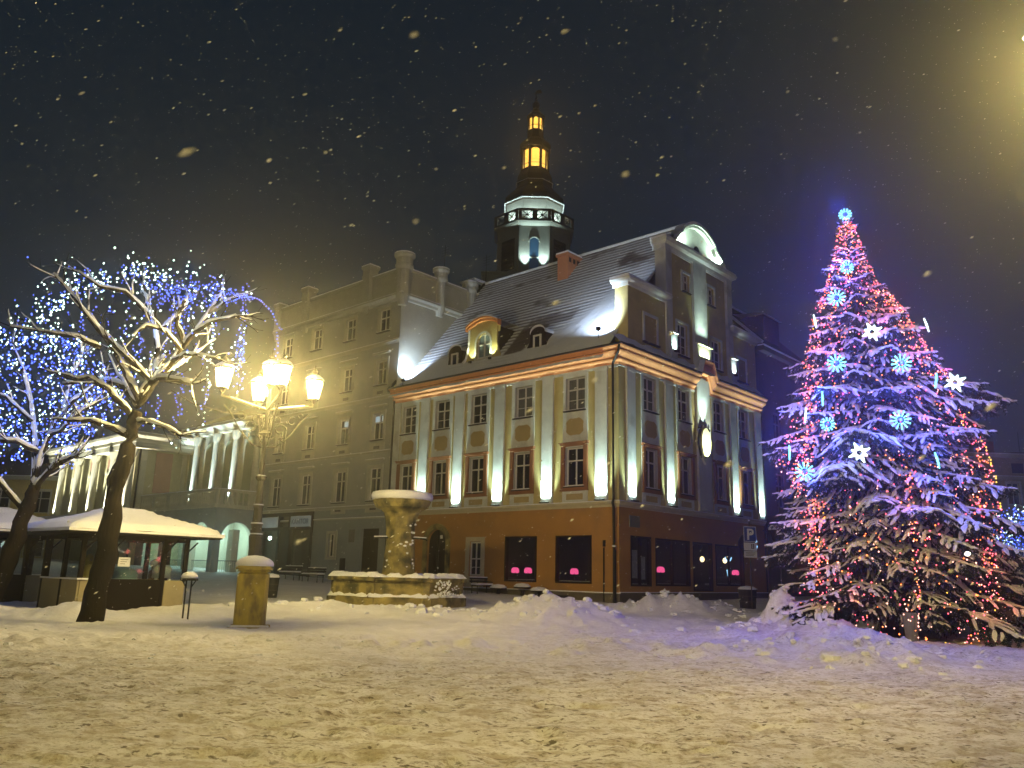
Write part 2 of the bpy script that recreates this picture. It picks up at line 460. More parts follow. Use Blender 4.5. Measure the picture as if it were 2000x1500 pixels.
def grid_mesh(name, X, Y, Z, m, smooth=True, attr=None):
    r, c = X.shape
    me = bpy.data.meshes.new(name)
    me.vertices.add(r*c); me.vertices.foreach_set('co', np.stack([X, Y, Z], -1).reshape(-1).astype(np.float32))
    i = np.arange(r*c).reshape(r, c)
    q = np.stack([i[:-1, :-1], i[:-1, 1:], i[1:, 1:], i[1:, :-1]], -1).reshape(-1, 4)
    me.loops.add(q.size); me.loops.foreach_set('vertex_index', q.reshape(-1).astype(np.int32))
    me.polygons.add(len(q)); me.polygons.foreach_set('loop_start', (np.arange(len(q))*4).astype(np.int32))
    me.polygons.foreach_set('loop_total', np.full(len(q), 4, np.int32))
    me.polygons.foreach_set('use_smooth', [smooth]*len(q))
    me.update(calc_edges=True)
    if attr is not None:
        a = me.attributes.new('cover', 'FLOAT', 'POINT'); a.data.foreach_set('value', attr.reshape(-1).astype(np.float32))
    me.materials.append(m); return me
def snow_ground_mat():
    m = bpy.data.materials.new('ground_snow'); m.use_nodes = True; t = m.node_tree; N = t.nodes; L = t.links
    b = N['Principled BSDF']; b.inputs['Roughness'].default_value = .72; b.inputs['Specular IOR Level'].default_value = .3
    g = N.new('ShaderNodeNewGeometry'); mp = N.new('ShaderNodeMapping'); mp.inputs['Scale'].default_value = (1, 1.6, 1)
    L.new(g.outputs['Position'], mp.inputs[0])
    at = N.new('ShaderNodeAttribute'); at.attribute_name = 'cover'
    def noise(sc, d=5, r=.6):
        n = N.new('ShaderNodeTexNoise'); n.inputs['Scale'].default_value = sc; n.inputs['Detail'].default_value = d; n.inputs['Roughness'].default_value = r
        L.new(mp.outputs[0], n.inputs['Vector']); return n.outputs[0]
    def ramp(i, a, c, ca=(0, 0, 0, 1), cb=(1, 1, 1, 1)):
        r = N.new('ShaderNodeValToRGB'); r.color_ramp.elements[0].position = a; r.color_ramp.elements[1].position = c
        r.color_ramp.elements[0].color = ca; r.color_ramp.elements[1].color = cb; L.new(i, r.inputs[0]); return r.outputs[0]
    def mix(f, a, c):
        x = N.new('ShaderNodeMix'); x.data_type = 'RGBA'
        L.new(f, x.inputs[0])
        for s_, v in ((6, a), (7, c)):
            if isinstance(v, tuple): x.inputs[s_].default_value = v
            else: L.new(v, x.inputs[s_])
        return x.outputs[2]
    def mul(a, c):
        x = N.new('ShaderNodeMath'); x.operation = 'MULTIPLY'; L.new(a, x.inputs[0])
        if isinstance(c, float): x.inputs[1].default_value = c
        else: L.new(c, x.inputs[1])
        return x.outputs[0]
    base = mix(ramp(noise(.7), .35, .65), (.72, .72, .73, 1), (.84, .84, .86, 1))
    dirt1 = mul(ramp(noise(1.9, 8, .75), .47, .60), at.outputs['Fac'])
    base = mix(mul(dirt1, .75), base, (.40, .34, .23, 1))
    dirt2 = mul(mul(ramp(noise(6.5, 6, .72), .53, .62), ramp(noise(.6, 4), .36, .56)), at.outputs['Fac'])
    base = mix(mul(dirt2, .85), base, (.15, .115, .065, 1))
    dirt3 = mul(ramp(noise(15, 4, .65), .56, .64), at.outputs['Fac'])
    base = mix(mul(dirt3, .6), base, (.30, .24, .15, 1))
    dirt4 = mul(mul(ramp(noise(9, 3, .5), .60, .635), ramp(noise(1.1, 3), .40, .55)), at.outputs['Fac'])
    base = mix(mul(dirt4, .85), base, (.085, .065, .035, 1))
    L.new(base, b.inputs['Base Color'])
    bp = N.new('ShaderNodeBump'); bp.inputs['Strength'].default_value = .8; bp.inputs['Distance'].default_value = .05
    L.new(noise(9, 8, .7), bp.inputs['Height']); L.new(bp.outputs[0], b.inputs['Normal'])
    return m
cover = (1-sstep(13.5, 21, GY+1.5*fbm(GX*.3, GY*.3, 2, 4)))*.9+.1
cover = cover+.35*sstep(17, 20, GY)*(1-sstep(24, 29, GY))*sstep(-2, 5, GX)
ground = link('snowy_ground', grid_mesh('snowy_ground', GX, GY, GZ, snow_ground_mat(), True, np.clip(cover, 0, 1)))
tag(ground, 'trodden dirty snow covering the square with ploughed heaps', 'ground', kind='structure')
def gz(x, y):
    return float(ground_h(np.array([float(x)]), np.array([float(y)]))[0])
# lumps of broken snow lying on the heaps
lb = MB(); rnd = random.Random(5)
for x, y_, rx, ry, h, r in HEAPS:
    if r < .8: continue
    for k in range(int(26*rx)):
        px = x+rnd.gauss(0, rx*.8); py = y_+rnd.gauss(0, ry*.8); s_ = rnd.choice([.05, .06, .08, .11, .15])
        lb.blob((px, py, gz(px, py)-s_*.05), (s_*rnd.uniform(.8, 1.3), s_*rnd.uniform(.8, 1.3), s_*.7), n=6, rings=4, seed=rnd.random(), amp=.3)
for k in range(110):
    px = rnd.uniform(-15, 11); py = rnd.gauss(18.6, 1.8); s_ = rnd.choice([.03, .04, .05, .08])
    lb.blob((px, py, gz(px, py)-s_*.1), (s_*1.2, s_, s_*.6), n=6, rings=4, seed=rnd.random(), amp=.3)
tag(part('snow_clods', lb, M_snow, smooth=False), 'loose broken clods of snow scattered over the ploughed heaps', 'snow', kind='stuff')

# ================================================================== CORNER TOWN HOUSE
KX, KY, ANG = 5.267, 39.615, .7366
ROT = PI-ANG
DL = (-math.cos(ANG), math.sin(ANG)); DR = (math.sin(ANG), math.cos(ANG))
def Lm(x, o, z): return (x, o, z)
def Rm(v, o, z): return (-o, -v, z)
def Wp(u, v, z=0):      # u along left facade, v along right facade (inward) -> world
    return (KX+DL[0]*u+DR[0]*v, KY+DL[1]*u+DR[1]*v, z)
def Hw(x, y_, z): return (KX+math.cos(ROT)*x-math.sin(ROT)*y_, KY+math.sin(ROT)*x+math.cos(ROT)*y_, z)
H1 = thing('corner_town_house', 'cream and white baroque corner house with uplit pilasters and orange ground floor', 'building', (KX, KY, 0), ROT)
LU, RV = 17.0, 15.6
BL = [(1.85, 3.45, 2.66), (5.4, 7.05, 6.2), (8.72, 10.5, 9.6), (11.75, 13.45, 12.62), (14.75, 16.35, 15.6)]
BR = [(2.0, 3.7, 2.85), (5.45, 7.1, 6.27), (9.4, 11.0, 10.2), (12.6, 14.1, 13.35)]
hl = []; hr = []
for a, b_, c in BL: hl += [(c-.62, c+.62, 9.93, 11.68), (c-.60, c+.60, 6.03, 8.03)]
for a, b_, c in BR: hr += [(c-.60, c+.60, 10.0, 11.85), (c-.60, c+.60, 6.03, 8.08)]
up = MB()
wall(up, Lm, 0, LU, 5.2, 12.1, hl, .28, M_yellow, M_greypale)
wall(up, Rm, 0, RV, 5.2, 12.2, hr, .28, M_yellow, M_greypale)
part('upper_wall', up, None, H1)
lo = MB()
gl = [(1.6, 3.86, 1.28, 3.6), (5.1, 7.33, 1.28, 3.6), (9.05, 9.97, 1.52, 3.36), (11.83, 13.43, .3, 4.08, True)]
gr = [(.95, 2.78, 1.22, 3.62), (3.16, 6.55, 1.25, 3.6), (6.85, 8.98, 1.0, 3.58), (9.32, 12.7, 1.3, 3.56)]
wall(lo, Lm, 0, LU, -.4, 5.0, gl, .22, M_shopwall, M_shopwall)
wall(lo, Rm, 0, RV, -.4, 5.0, gr, .22, M_shopwall, M_shopwall)
part('ground_floor_wall', lo, None, H1)
pl = MB()
def lseg(mb, a, b_, o0, o1, z0, z1, m=None): mb.box(a, b_, o0, o1, z0, z1, m, Lm)
def rseg(mb, a, b_, o0, o1, z0, z1, m=None): mb.box(a, b_, o0, o1, z0, z1, m, Rm)
lseg(pl, -.06, 11.45, .003, .06, -.4, .88, M_plinth); lseg(pl, 13.8, 17, .003, .06, -.4, .88, M_plinth); rseg(pl, 0, RV, .003, .06, -.4, .92, M_plinth)
lseg(pl, -.08, 11.45, .003, .085, .88, .93, M_snowsoft); rseg(pl, 0, RV, .003, .085, .92, .96, M_snowsoft)
pl.mats = [M_plinth, M_snowsoft] if not pl.mats else pl.mats
part('plinth', pl, M_plinth, H1)
# body behind the facades
bd = MB()
bd.box(.35, 16.98, -15.5, -3.3, 4.6, 12.4, M_darkwall); bd.box(3.5, 16.98, -15.5, -3.3, -.4, 4.6, M_darkwall); bd.box(4.0, 16.98, -3.3, -.35, 4.6, 12.4, M_darkwall); bd.box(.35, 4.0, -3.3, -.35, 4.6, 12.4, M_darkwall)
bd.box(8.2, 16.98, -3.3, -.35, -.4, 4.6, M_darkwall)
part('rear_body', bd, None, H1)
# moulded band between the floors
band_prof = [(.0, 4.93), (.05, 4.93), (.07, 5.02), (.16, 5.10), (.18, 5.19), (.18, 5.225), (0, 5.26)]
bm_ = MB()
path = [lambda o, z: (LU, o, z), lambda o, z: (-o, o, z), lambda o, z: (-o, -RV-o*0, z)]
bm_.sweep(path, band_prof, ms=[M_cream]*4+[M_snowsoft]*2)
part('floor_band', bm_, None, H1)
# white bays, pilasters, lintel frieze
def pbox(name, mb, m=None): return part(name, mb, m, H1)
for F, bays, top in ((Lm, BL, 12.05), (Rm, BR, 12.15)):
    for a, b_, c in bays:
        q = MB()
        zz = 11.82
        hs = [(c-.62 if F is Lm else c-.6, c+.62 if F is Lm else c+.6, 9.93 if F is Lm else 10.0, 11.68 if F is Lm else 11.85), (c-.6, c+.6, 6.03, 8.03 if F is Lm else 8.08)]
        wall(q, lambda x, o, z, F=F: F(x, o+.035, z), a, b_, 5.26, 12.0, hs, .045, M_white)
        for x in (a, b_): q.add([F(x, .035, 5.26), F(x, .035, 12.0), F(x, -.0, 12.0), F(x, 0, 5.26)], [(0, 1, 2, 3)], M_white)
        pbox('window_bay', q)
        d = MB(); n = 28; pts = []
        for k in range(n):
            t = 2*PI*k/n; rr = 1.0 if (k % 7) in (2, 3, 4, 5) else .86
            pts.append((c+.62*rr*math.cos(t), 9.08+.5*rr*math.sin(t)))
        d.prism(pts, .038, .062, M_ochre, F); pbox('ochre_medallion', d)
        d = MB(); d.box(c-.52, c+.52, .038, .05, 5.36, 5.66, M_ochre, F); pbox('ochre_panel', d)
piL = [.98, 4.45, 7.92, 11.12, 14.1, 16.68]; piR = [1.0, 4.62, 11.9, 15.2]
for F, ps in ((Lm, piL), (Rm, piR)):
    for c in ps:
        q = MB(); hw_ = .37 if c < 16 else .25
        q.box(c-hw_, c+hw_, .002, .11, 5.27, 12.0, M_white, F); q.box(c-hw_-.04, c+hw_+.04, .002, .13, 11.8, 11.95, M_white, F)
        pbox('pilaster', q)
q = MB(); q.box(7.55, 9.0, .002, .13, 5.27, 12.75, M_white, Rm); q.box(7.2, 9.35, -.1, .001, 12.0, 13.3, M_white, Rm); pbox('pilaster', q)
q = MB(); q.box(-.0, 17, .002, .055, 11.86, 12.0, M_white, Lm); q.box(-.0, RV, .002, .055, 11.92, 12.0, M_white, Rm)
for F, edges in ((Lm, [1.42, .6, 3.5, 4.83, 5.36, 7.1, 7.55, 8.3, 8.66, 10.55, 10.75, 11.5, 13.5, 13.7, 14.5]), (Rm, [.1, 1.4, 1.95, 3.75, 4.2, 5.05, 5.4, 7.15, 9.1, 9.35, 11.05, 11.5, 12.3])):
    for e in range(0, len(edges)-1):
        if edges[e+1]-edges[e] < .6 and edges[e+1]-edges[e] > .15: q.box(edges[e]+.02, edges[e+1]-.02, .056, .075, 11.86, 11.9, M_snowsoft, F)
pbox('frieze', q)
# windows
rnd = random.Random(11)
for i, (a, b_, c) in enumerate(BL):
    window(H1, (c, -.16, 9.95), 0, 1.24, 1.72, .64, sill=.16, pm=M_pane2 if i in (0, 1) else M_pane)
    window(H1, (c, -.14, 6.05), 0, 1.2, 1.96, .66, False, sill=.12)
for i, (a, b_, c) in enumerate(BR):
    window(H1, (.16, -c, 10.02), PI/2, 1.2, 1.81, .64, sill=.16, pm=M_pane2 if i == 0 else M_pane)
    window(H1, (.14, -c, 6.05), PI/2, 1.2, 2.0, .66, False, sill=.12)
for F, bays in ((Lm, BL), (Rm, BR)):
    for a, b_, c in bays:
        q = MB(); x0, x1 = c-.84, c+.84
        q.box(x0, c-.6, .03, .13, 5.86, 8.1, None, F); q.box(c+.6, x1, .03, .13, 5.86, 8.1, None, F)
        q.box(c-.6, c+.6, .03, .12, 5.86, 6.0, None, F); q.box(c-.6, c+.6, .03, .12, 8.08, 8.14, None, F)
        q.box(x0-.05, x1+.05, .03, .17, 8.14, 8.22, None, F); q.box(x0-.09, x1+.09, .03, .22, 8.22, 8.28, None, F)
        q.box(x0-.04, x1+.04, .03, .17, 5.8, 5.86, None, F)
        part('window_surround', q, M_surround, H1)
# main cornice
cp = [(0, 11.98), (.08, 12.0), (.10, 12.1), (.22, 12.18), (.24, 12.25), (.20, 12.30), (.32, 12.42), (.46, 12.5), (.50, 12.58), (.44, 12.63), (.58, 12.74), (.62, 12.8), (.62, 12.86), (0, 12.92)]
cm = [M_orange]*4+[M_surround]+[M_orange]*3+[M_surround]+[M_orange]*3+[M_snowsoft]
cb = MB()
zo = .06
def rp(v, dz=0): return lambda o, z: (-o, -v, z+dz+zo*0)
path = [lambda o, z: (LU+.05, o, z), lambda o, z: (-o, o, z), rp(7.1), rp(7.35, .0), rp(7.75, .92), rp(8.8, .92), rp(9.2, 0), rp(RV+.05)]
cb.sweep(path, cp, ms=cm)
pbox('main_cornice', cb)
gt = MB(); gt.tube([Lm(17.1, .66, 12.86), Lm(-.66, .66, 12.86), Rm(7.2, .66, 12.86)], .055, 6, M_dark); gt.tube([Rm(9.3, .66, 12.86), Rm(15.6, .66, 12.86)], .055, 6, M_dark)
pbox('gutter', gt)
dp = MB()
dp.tube([Lm(-.5, .62, 12.8), Lm(-.4, .55, 12.5), Lm(.16, .24, 12.0), Lm(.16, .22, 5.3), Lm(.16, .3, 5.1), Lm(.16, .22, 4.9), Lm(.16, .16, .2)], .062, 8, M_dark)
dp.tube([Lm(.16, .16, 2.9), Lm(.16, .16, .2)], .085, 8, M_dark); dp.tube([Lm(.16, .19, 3.02), Lm(.16, .19, 3.1)], .1, 8, M_snowsoft)
pbox('downpipe', dp)
dp = MB(); dp.tube([Lm(17.0, .5, 12.8), Lm(16.98, .16, 12.2), Lm(16.98, .16, .6)], .06, 8, M_dark); pbox('downpipe', dp)
dp = MB(); dp.tube([Rm(15.7, .4, 12.8), Rm(15.66, .12, 12.2), Rm(15.66, .12, .5)], .06, 8, M_dark); pbox('downpipe', dp)
q = MB(); q.tube([Lm(.85, .06, 3.0), Lm(.85, .06, .4)], .035, 6, M_dark); q.box(.78, .92, .01, .05, 3.05, 3.35, M_dark, Lm); pbox('cable_pipe', q)
# roof: tile courses half buried in snow
SL = 1.187; RT = 7.85
def roof_grid(sign):
    nu, nv = 330, 320
    u = np.linspace(.55, 17.08, nu); s = np.linspace(-.62, RT, nv)
    U, V = np.meshgrid(u, s)
    spacing = .235
    ph = (V/spacing) % 1.0
    jag = .02*fbm(U*3, V*1.2, 2, 8)
    cover = sstep(2.5, .2, V)+sstep(8.5, 2.0, U+.0*V)*sstep(7.0, 2.4, V-.15*U+.6)*1.1+.55*fbm(U*.35, V*.7, 3, 2)+.35*sstep(12, 17, U)*sstep(4, 1, V)
    cover = np.clip(cover, 0, 1)
    if sign < 0: cover = cover*0+1
    st = (1-ph)*.11*(1-cover)
    n = fbm(U*1.1, V*1.1, 4, 14)
    Z = 12.93+SL*V+st+cover*(.13+.07*n)+jag*(1-cover)
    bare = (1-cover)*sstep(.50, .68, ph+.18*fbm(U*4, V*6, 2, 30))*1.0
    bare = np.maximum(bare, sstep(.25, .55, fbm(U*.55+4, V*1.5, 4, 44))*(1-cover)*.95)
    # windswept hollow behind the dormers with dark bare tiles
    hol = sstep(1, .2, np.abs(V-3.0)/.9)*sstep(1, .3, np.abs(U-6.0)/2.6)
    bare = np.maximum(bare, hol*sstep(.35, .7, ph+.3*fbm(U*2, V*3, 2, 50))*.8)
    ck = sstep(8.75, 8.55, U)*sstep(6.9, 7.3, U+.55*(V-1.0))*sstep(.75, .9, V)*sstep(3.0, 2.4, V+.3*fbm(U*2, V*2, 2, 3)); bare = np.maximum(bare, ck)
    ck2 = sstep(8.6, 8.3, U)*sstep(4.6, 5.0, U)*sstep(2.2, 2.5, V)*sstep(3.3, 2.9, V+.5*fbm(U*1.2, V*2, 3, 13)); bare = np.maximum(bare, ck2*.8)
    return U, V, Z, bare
def roof_mat():
    m = bpy.data.materials.new('snowy_roof_tiles'); m.use_nodes = True; t = m.node_tree; N = t.nodes; L = t.links
    b = N['Principled BSDF']; b.inputs['Roughness'].default_value = .75
    at = N.new('ShaderNodeAttribute'); at.attribute_name = 'cover'
    tcn = N.new('ShaderNodeTexCoord')
    n = N.new('ShaderNodeTexNoise'); n.inputs['Scale'].default_value = 7; n.inputs['Detail'].default_value = 5; L.new(tcn.outputs['Object'], n.inputs['Vector'])
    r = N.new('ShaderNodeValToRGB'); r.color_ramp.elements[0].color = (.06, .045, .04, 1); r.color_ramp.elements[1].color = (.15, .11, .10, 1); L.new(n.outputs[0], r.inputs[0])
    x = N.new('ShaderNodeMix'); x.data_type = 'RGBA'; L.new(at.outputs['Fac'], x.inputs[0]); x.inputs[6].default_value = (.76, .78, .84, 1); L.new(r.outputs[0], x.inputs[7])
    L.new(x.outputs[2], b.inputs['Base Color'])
    bp = N.new('ShaderNodeBump'); bp.inputs['Strength'].default_value = .5; bp.inputs['Distance'].default_value = .04; L.new(n.outputs[0], bp.inputs['Height']); L.new(bp.outputs[0], b.inputs['Normal'])
    return m
M_rooft = roof_mat()
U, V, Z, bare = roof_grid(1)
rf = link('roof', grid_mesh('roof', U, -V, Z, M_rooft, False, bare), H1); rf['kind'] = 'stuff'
q = MB()
q.add([(.6, -RT, 22.1), (17.05, -RT, 22.1), (17.05, -15.9, 12.7), (.6, -15.9, 12.7)], [(0, 1, 2, 3)], M_snowsoft)
q.add([(17.07, .5, 12.75), (17.07, -RT, 22.15), (17.07, -15.9, 12.7)], [(0, 1, 2)], M_yellow)
q.box(17.0, 17.2, -.1, .6, 12.7, 12.95, M_dark)
q.tube([(17.14, .6, 12.8), (17.14, -RT, 22.35)], .1, 6, M_dark)
q.tube([(.6, -RT, 22.32), (17.1, -RT, 22.32)], .12, 8, M_snowsoft)
pbox('rear_roof', q)
# snow covered skirt above the cornice of the gable front
q = MB(); n = 46
for k in range(n):
    a, b_ = -.6+16.3*k/n, -.6+16.3*(k+1)/n
    ja, jb = [.05*math.sin(x*5.1)+.04*math.sin(x*2.3) for x in (a, b_)]
    q.add([(.58, -a, 12.95+ja), (.58, -b_, 12.95+jb), (0-.0, -b_, 13.55+jb), (0, -a, 13.55+ja)], [(0, 1, 2, 3)], M_snowsoft, lambda x, y, z: (-x, y, z))
part('snow_skirt', q, None, H1, smooth=True)
# dormers
def dormer_big():
    q = MB(); o = -.9
    prof = []
    for t in np.linspace(0, 1, 12): prof.append((8.62+.62*t**.5 if t < 1 else 9.24, 13.85+1.9*t))
    L_ = [(8.62+.62*min(1, (z-13.85)/1.2)**.55, z) for z in np.linspace(13.85, 16.05, 9)]
    R_ = [(11.95-.5*min(1, (z-13.85)/1.2)**.55, z) for z in np.linspace(16.05, 13.85, 9)]
    wall(q, lambda x, oo, z: (x, o+oo, z), 9.2, 11.45, 13.85, 16.05, [(9.74, 10.88, 14.1, 15.65, True)], .2, M_yellow)
    q.prism(L_+[(9.22, 16.05), (9.22, 13.85)], o-.1, o, M_yellow); q.prism([(11.43, 13.85), (11.43, 16.05)]+R_, o-.1, o, M_yellow)
    q.box(9.25, 11.42, o-3.2, o-.25, 13.6, 16.0, M_brown)
    q.box(8.55, 12.0, o-.1, o+.16, 13.75, 13.86, M_plinth)
    # frame band round the window
    q.box(9.60, 9.74, o, o+.04, 14.0, 15.1, M_white); q.box(10.88, 11.02, o, o+.04, 14.0, 15.1, M_white)
    pts = [(10.31-.71*math.cos(PI*k/12), 15.08+.71*math.sin(PI*k/12)) for k in range(13)]; pi = [(10.31-.57*math.cos(PI*k/12), 15.08+.57*math.sin(PI*k/12)) for k in range(12, -1, -1)]
    for k in range(12):
        a, b_ = pts[k], pts[k+1]; c, d = pi[12-k-1], pi[12-k]
        q.add([(a[0], o+.04, a[1]), (b_[0], o+.04, b_[1]), (c[0], o+.04, c[1]), (d[0], o+.04, d[1])], [(0, 1, 2, 3)], M_white)
    d = part('dormer', q, None, H1)
    # segmental cornice
    c = MB(); n = 16
    def zc(x):
        t = (x-10.33)/1.25; return 16.0+.42*max(0, math.cos(t*PI/2*.95))**.8
    xs = [9.0+2.66*k/n for k in range(n+1)]
    for k in range(n):
        a, b_ = xs[k], xs[k+1]
        for (z0, z1, oo, m) in ((0, .1, .12, M_orange), (.1, .14, .1, M_surround), (.14, .25, .24, M_orange), (.25, .33, .22, M_snowsoft)):
            vs = [(a, o-.1, zc(a)+z0), (b_, o-.1, zc(b_)+z0), (b_, o+oo, zc(b_)+z0), (a, o+oo, zc(a)+z0), (a, o-.1, zc(a)+z1), (b_, o-.1, zc(b_)+z1), (b_, o+oo, zc(b_)+z1), (a, o+oo, zc(a)+z1)]
            c.add(vs, [(0, 1, 2, 3), (4, 5, 6, 7), (2, 3, 7, 6)], m)
        c.add([(a, o-.05, zc(a)+.3), (b_, o-.05, zc(b_)+.3), (b_, o-3.0, zc(b_)+.25), (a, o-3.0, zc(a)+.25)], [(0, 1, 2, 3)], M_snowsoft)
        c.add([(a, o-.05, 15.6), (b_, o-.05, 15.6), (b_, o-.05, zc(b_)+.1), (a, o-.05, zc(a)+.1)], [(0, 1, 2, 3)], M_yellow)
    for e in (0, n): c.box(xs[e]-.01, xs[e]+.01, o-.1, o+.24, 15.95, 16.3, M_orange)
    link('cornice', c.mesh('cornice'), d)
    window(H1, (10.31, o-.13, 14.12), 0, 1.12, 1.5, .58, False, True, pm=M_pane3)
    s = MB(); R2 = [(x, z) for x, z in R_][::-1]
    s.tube([(x+.06, o+.03, z) for x, z in R2], .07, 6, M_snowsoft); link('snow_edge', s.mesh('snow_edge'), d)
    for x in (9.5, 11.12): q = MB(); q.box(x-.09, x+.09, o+.22, o+.34, 13.88, 14.0, M_dark); link('floodlight', q.mesh('floodlight'), d)
dormer_big()
def dormer_small(c, w, wflare, o=-.9):
    q = MB(); n = 12
    top = [(c+(w/2)*math.cos(PI*k/n), 14.9+.38*math.sin(PI*k/n)) for k in range(n+1)]
    poly = [(c+w/2+wflare, 13.75), (c+w/2, 14.5)]+top+[(c-w/2, 14.5), (c-w/2-wflare*.4, 13.75)]
    q.prism(poly, o-2.6, o-.02, M_brown)
    d = part('dormer', q, None, H1)
    s = MB()
    for k in range(n):
        a, b_ = top[k], top[k+1]
        s.add([(a[0], o+.03, a[1]+.02), (b_[0], o+.03, b_[1]+.02), (b_[0], o-2.4, b_[1]+.1), (a[0], o-2.4, a[1]+.1)], [(0, 1, 2, 3)], M_snowsoft)
        s.add([(a[0], o+.03, a[1]+.02), (b_[0], o+.03, b_[1]+.02), (b_[0], o+.03, b_[1]+.12), (a[0], o+.03, a[1]+.12)], [(0, 1, 2, 3)], M_snowsoft)
    link('snow_cap', s.mesh('snow_cap'), d)
    window(H1, (c, o+.03, 13.9), 0, .58, .92, 1, False, cols=1, fw=.1)
dormer_small(12.72, 1.15, .1)
dormer_small(6.08, 1.1, .55)
# chimney
ch = MB(); ch.bbox(8.0, 8.85, -7.4, -6.0, 18.5, 21.75, .02, M_brick); ch.box(7.92, 8.93, -7.48, -5.92, 21.75, 21.9, M_brick)
ch.box(7.94, 8.91, -7.46, -5.94, 21.9, 22.02, M_snowsoft)
for k in range(3): ch.box(7.985, 7.999, -7.2+.42*k, -6.98+.42*k, 21.3, 21.6, M_dark)
pbox('chimney', ch)
# gable on the right facade
g = MB()
def gb(v0, v1, i0, i1, z0, z1, m, mb=None): (mb or g).box(v0, v1, -i1, -i0, z0, z1, m, Rm)
gw = [(2.35, 3.75, 13.7, 15.3)]
wh = [(5.72, 6.85, 13.75, 15.62), (9.55, 10.75, 13.75, 15.55), (6.4, 7.2, 17.65, 18.75), (9.3, 10.1, 17.6, 18.75)]
wall(g, Rm, .9, 15.4, 13.2, 16.6, [h for h in wh if h[2] < 14], .3, M_yellow)
wall(g, Rm, 4.6, 12.25, 16.6, 20.0, [h for h in wh if h[2] > 14], .3, M_yellow)
for (v0, v1, z0, z1, t) in ((.9, 4.6, 13.2, 16.6, .8), (12.25, 15.4, 13.2, 16.6, .8), (4.6, 12.25, 13.2, 20.0, .64)):
    for v in (v0, v1): g.add([Rm(v, 0, z0), Rm(v, -t, z0), Rm(v, -t, z1), Rm(v, 0, z1)], [(0, 1, 2, 3)], M_yellow if v < 1 else M_white)
    g.add([Rm(v0, -t, z0), Rm(v1, -t, z0), Rm(v1, -t, z1), Rm(v0, -t, z1)], [(0, 1, 2, 3)], M_white)
    g.add([Rm(v0, -t, z1), Rm(v1, -t, z1), Rm(v1, 0, z1), Rm(v0, 0, z1)], [(0, 1, 2, 3)], M_white)
pbox('gable_wall', g)
for v0, v1, z0, z1 in ((4.52, 5.12, 13.5, 20.0), (11.62, 12.27, 13.5, 20.0), (7.55, 9.05, 13.5, 19.9)):
    q = MB(); q.box(v0, v1, .002, .1, z0, z1, M_white, Rm); pbox('pilaster', q)
for v0, v1 in ((5.2, 7.5), (9.1, 11.55)):
    q = MB()
    for (a, b_, z0, z1) in ((v0, v1, 19.62, 19.72), (v0, v0+.05, 13.6, 19.62), (v1-.05, v1, 13.6, 19.62)): q.box(a, b_, .002, .05, z0, z1, M_white, Rm)
    pbox('panel_frame', q)
for v0, v1, z0, z1 in ((2.25, 3.75, 13.72, 15.35), (12.75, 14.1, 13.6, 15.2)):
    q = MB()
    for (a, b_, c, d) in ((v0, v0+.16, z0, z1), (v1-.16, v1, z0, z1), (v0, v1, z1-.16, z1)): q.box(a+.003, b_-.003, .002, .06, c, d, M_white, Rm)
    q.box(v0+.16, v1-.16, .002, .015, z0, z1-.16, M_ochre, Rm); q.box(v0-.03, v1+.03, .002, .14, z0-.08, z0, M_dark, Rm); pbox('blind_window', q)
for (a, b_, c, d) in wh:
    window(H1, (.12, -(a+b_)/2, c+.01), PI/2, b_-a-.02, d-c-.02, .62, d-c > 1.5, sill=.1)
    q = MB()
    for (x0, x1, z0, z1) in ((a-.14, a, c-.02, d+.14), (b_, b_+.14, c-.02, d+.14), (a, b_, d, d+.14)): q.box(x0, x1, .002, .07, z0, z1, M_white, Rm)
    part('window_frame', q, None, H1)
def gcorn(v0, v1, z, t, h=.34, name='gable_cornice'):
    q = MB(); pr = [(.0, z-h), (.08, z-h), (.12, z-h*.55), (.3, z-h*.35), (.36, z), (.36, z+.04), (0, z+.16)]
    path = [lambda o, zz: (t+.1, -(v0-o), zz), lambda o, zz: (-o, -(v0-o), zz), lambda o, zz: (-o, -(v1+o), zz), lambda o, zz: (t+.1, -(v1+o), zz)]
    q.sweep(path, pr, ms=[M_white]*5+[M_snowsoft]); q.box(v0-.34, v1+.34, -t-.1, .3, z+.01, z+.17, M_snowsoft, Rm)
    pbox(name, q)
gcorn(.9, 4.45, 16.75, .8); gcorn(12.3, 15.4, 16.75, .8); gcorn(4.6, 12.25, 20.2, .64, .5)
# curved pediment
def ped_curve(n=44):
    pts = []
    for k in range(n+1):
        t = -1+2*k/n; a = abs(t)
        if a < .62: z = 22.15-.95*(a/.62)**2*.8
        elif a < .78: z = 21.39-.55*((a-.62)/.16)**.6
        else: z = 20.84-.42*((a-.78)/.22)**.9
        pts.append((8.4+3.05*t, z))
    return pts
pc = ped_curve(); q = MB()
q.prism([(5.35, 20.3)]+pc+[(11.45, 20.3)], -.5, -.12, M_white, lambda x, o, z: Rm(x, o, z))
pbox('pediment', q)
q = MB()
for k in range(len(pc)-1):
    (a, za), (b_, zb) = pc[k], pc[k+1]
    for d0, d1, o0, o1, m in ((-.12, .02, -.5, .12, M_white), (.02, .10, -.55, .22, M_white), (.10, .26, -.5, .18, M_snowsoft)):
        vs = [Rm(a, o0, za+d0), Rm(b_, o0, zb+d0), Rm(b_, o1, zb+d0), Rm(a, o1, za+d0), Rm(a, o0, za+d1), Rm(b_, o0, zb+d1), Rm(b_, o1, zb+d1), Rm(a, o1, za+d1)]
        q.add(vs, [(0, 1, 2, 3), (4, 5, 6, 7), (2, 3, 7, 6), (0, 1, 5, 4)], m)
pbox('pediment_rim', q)
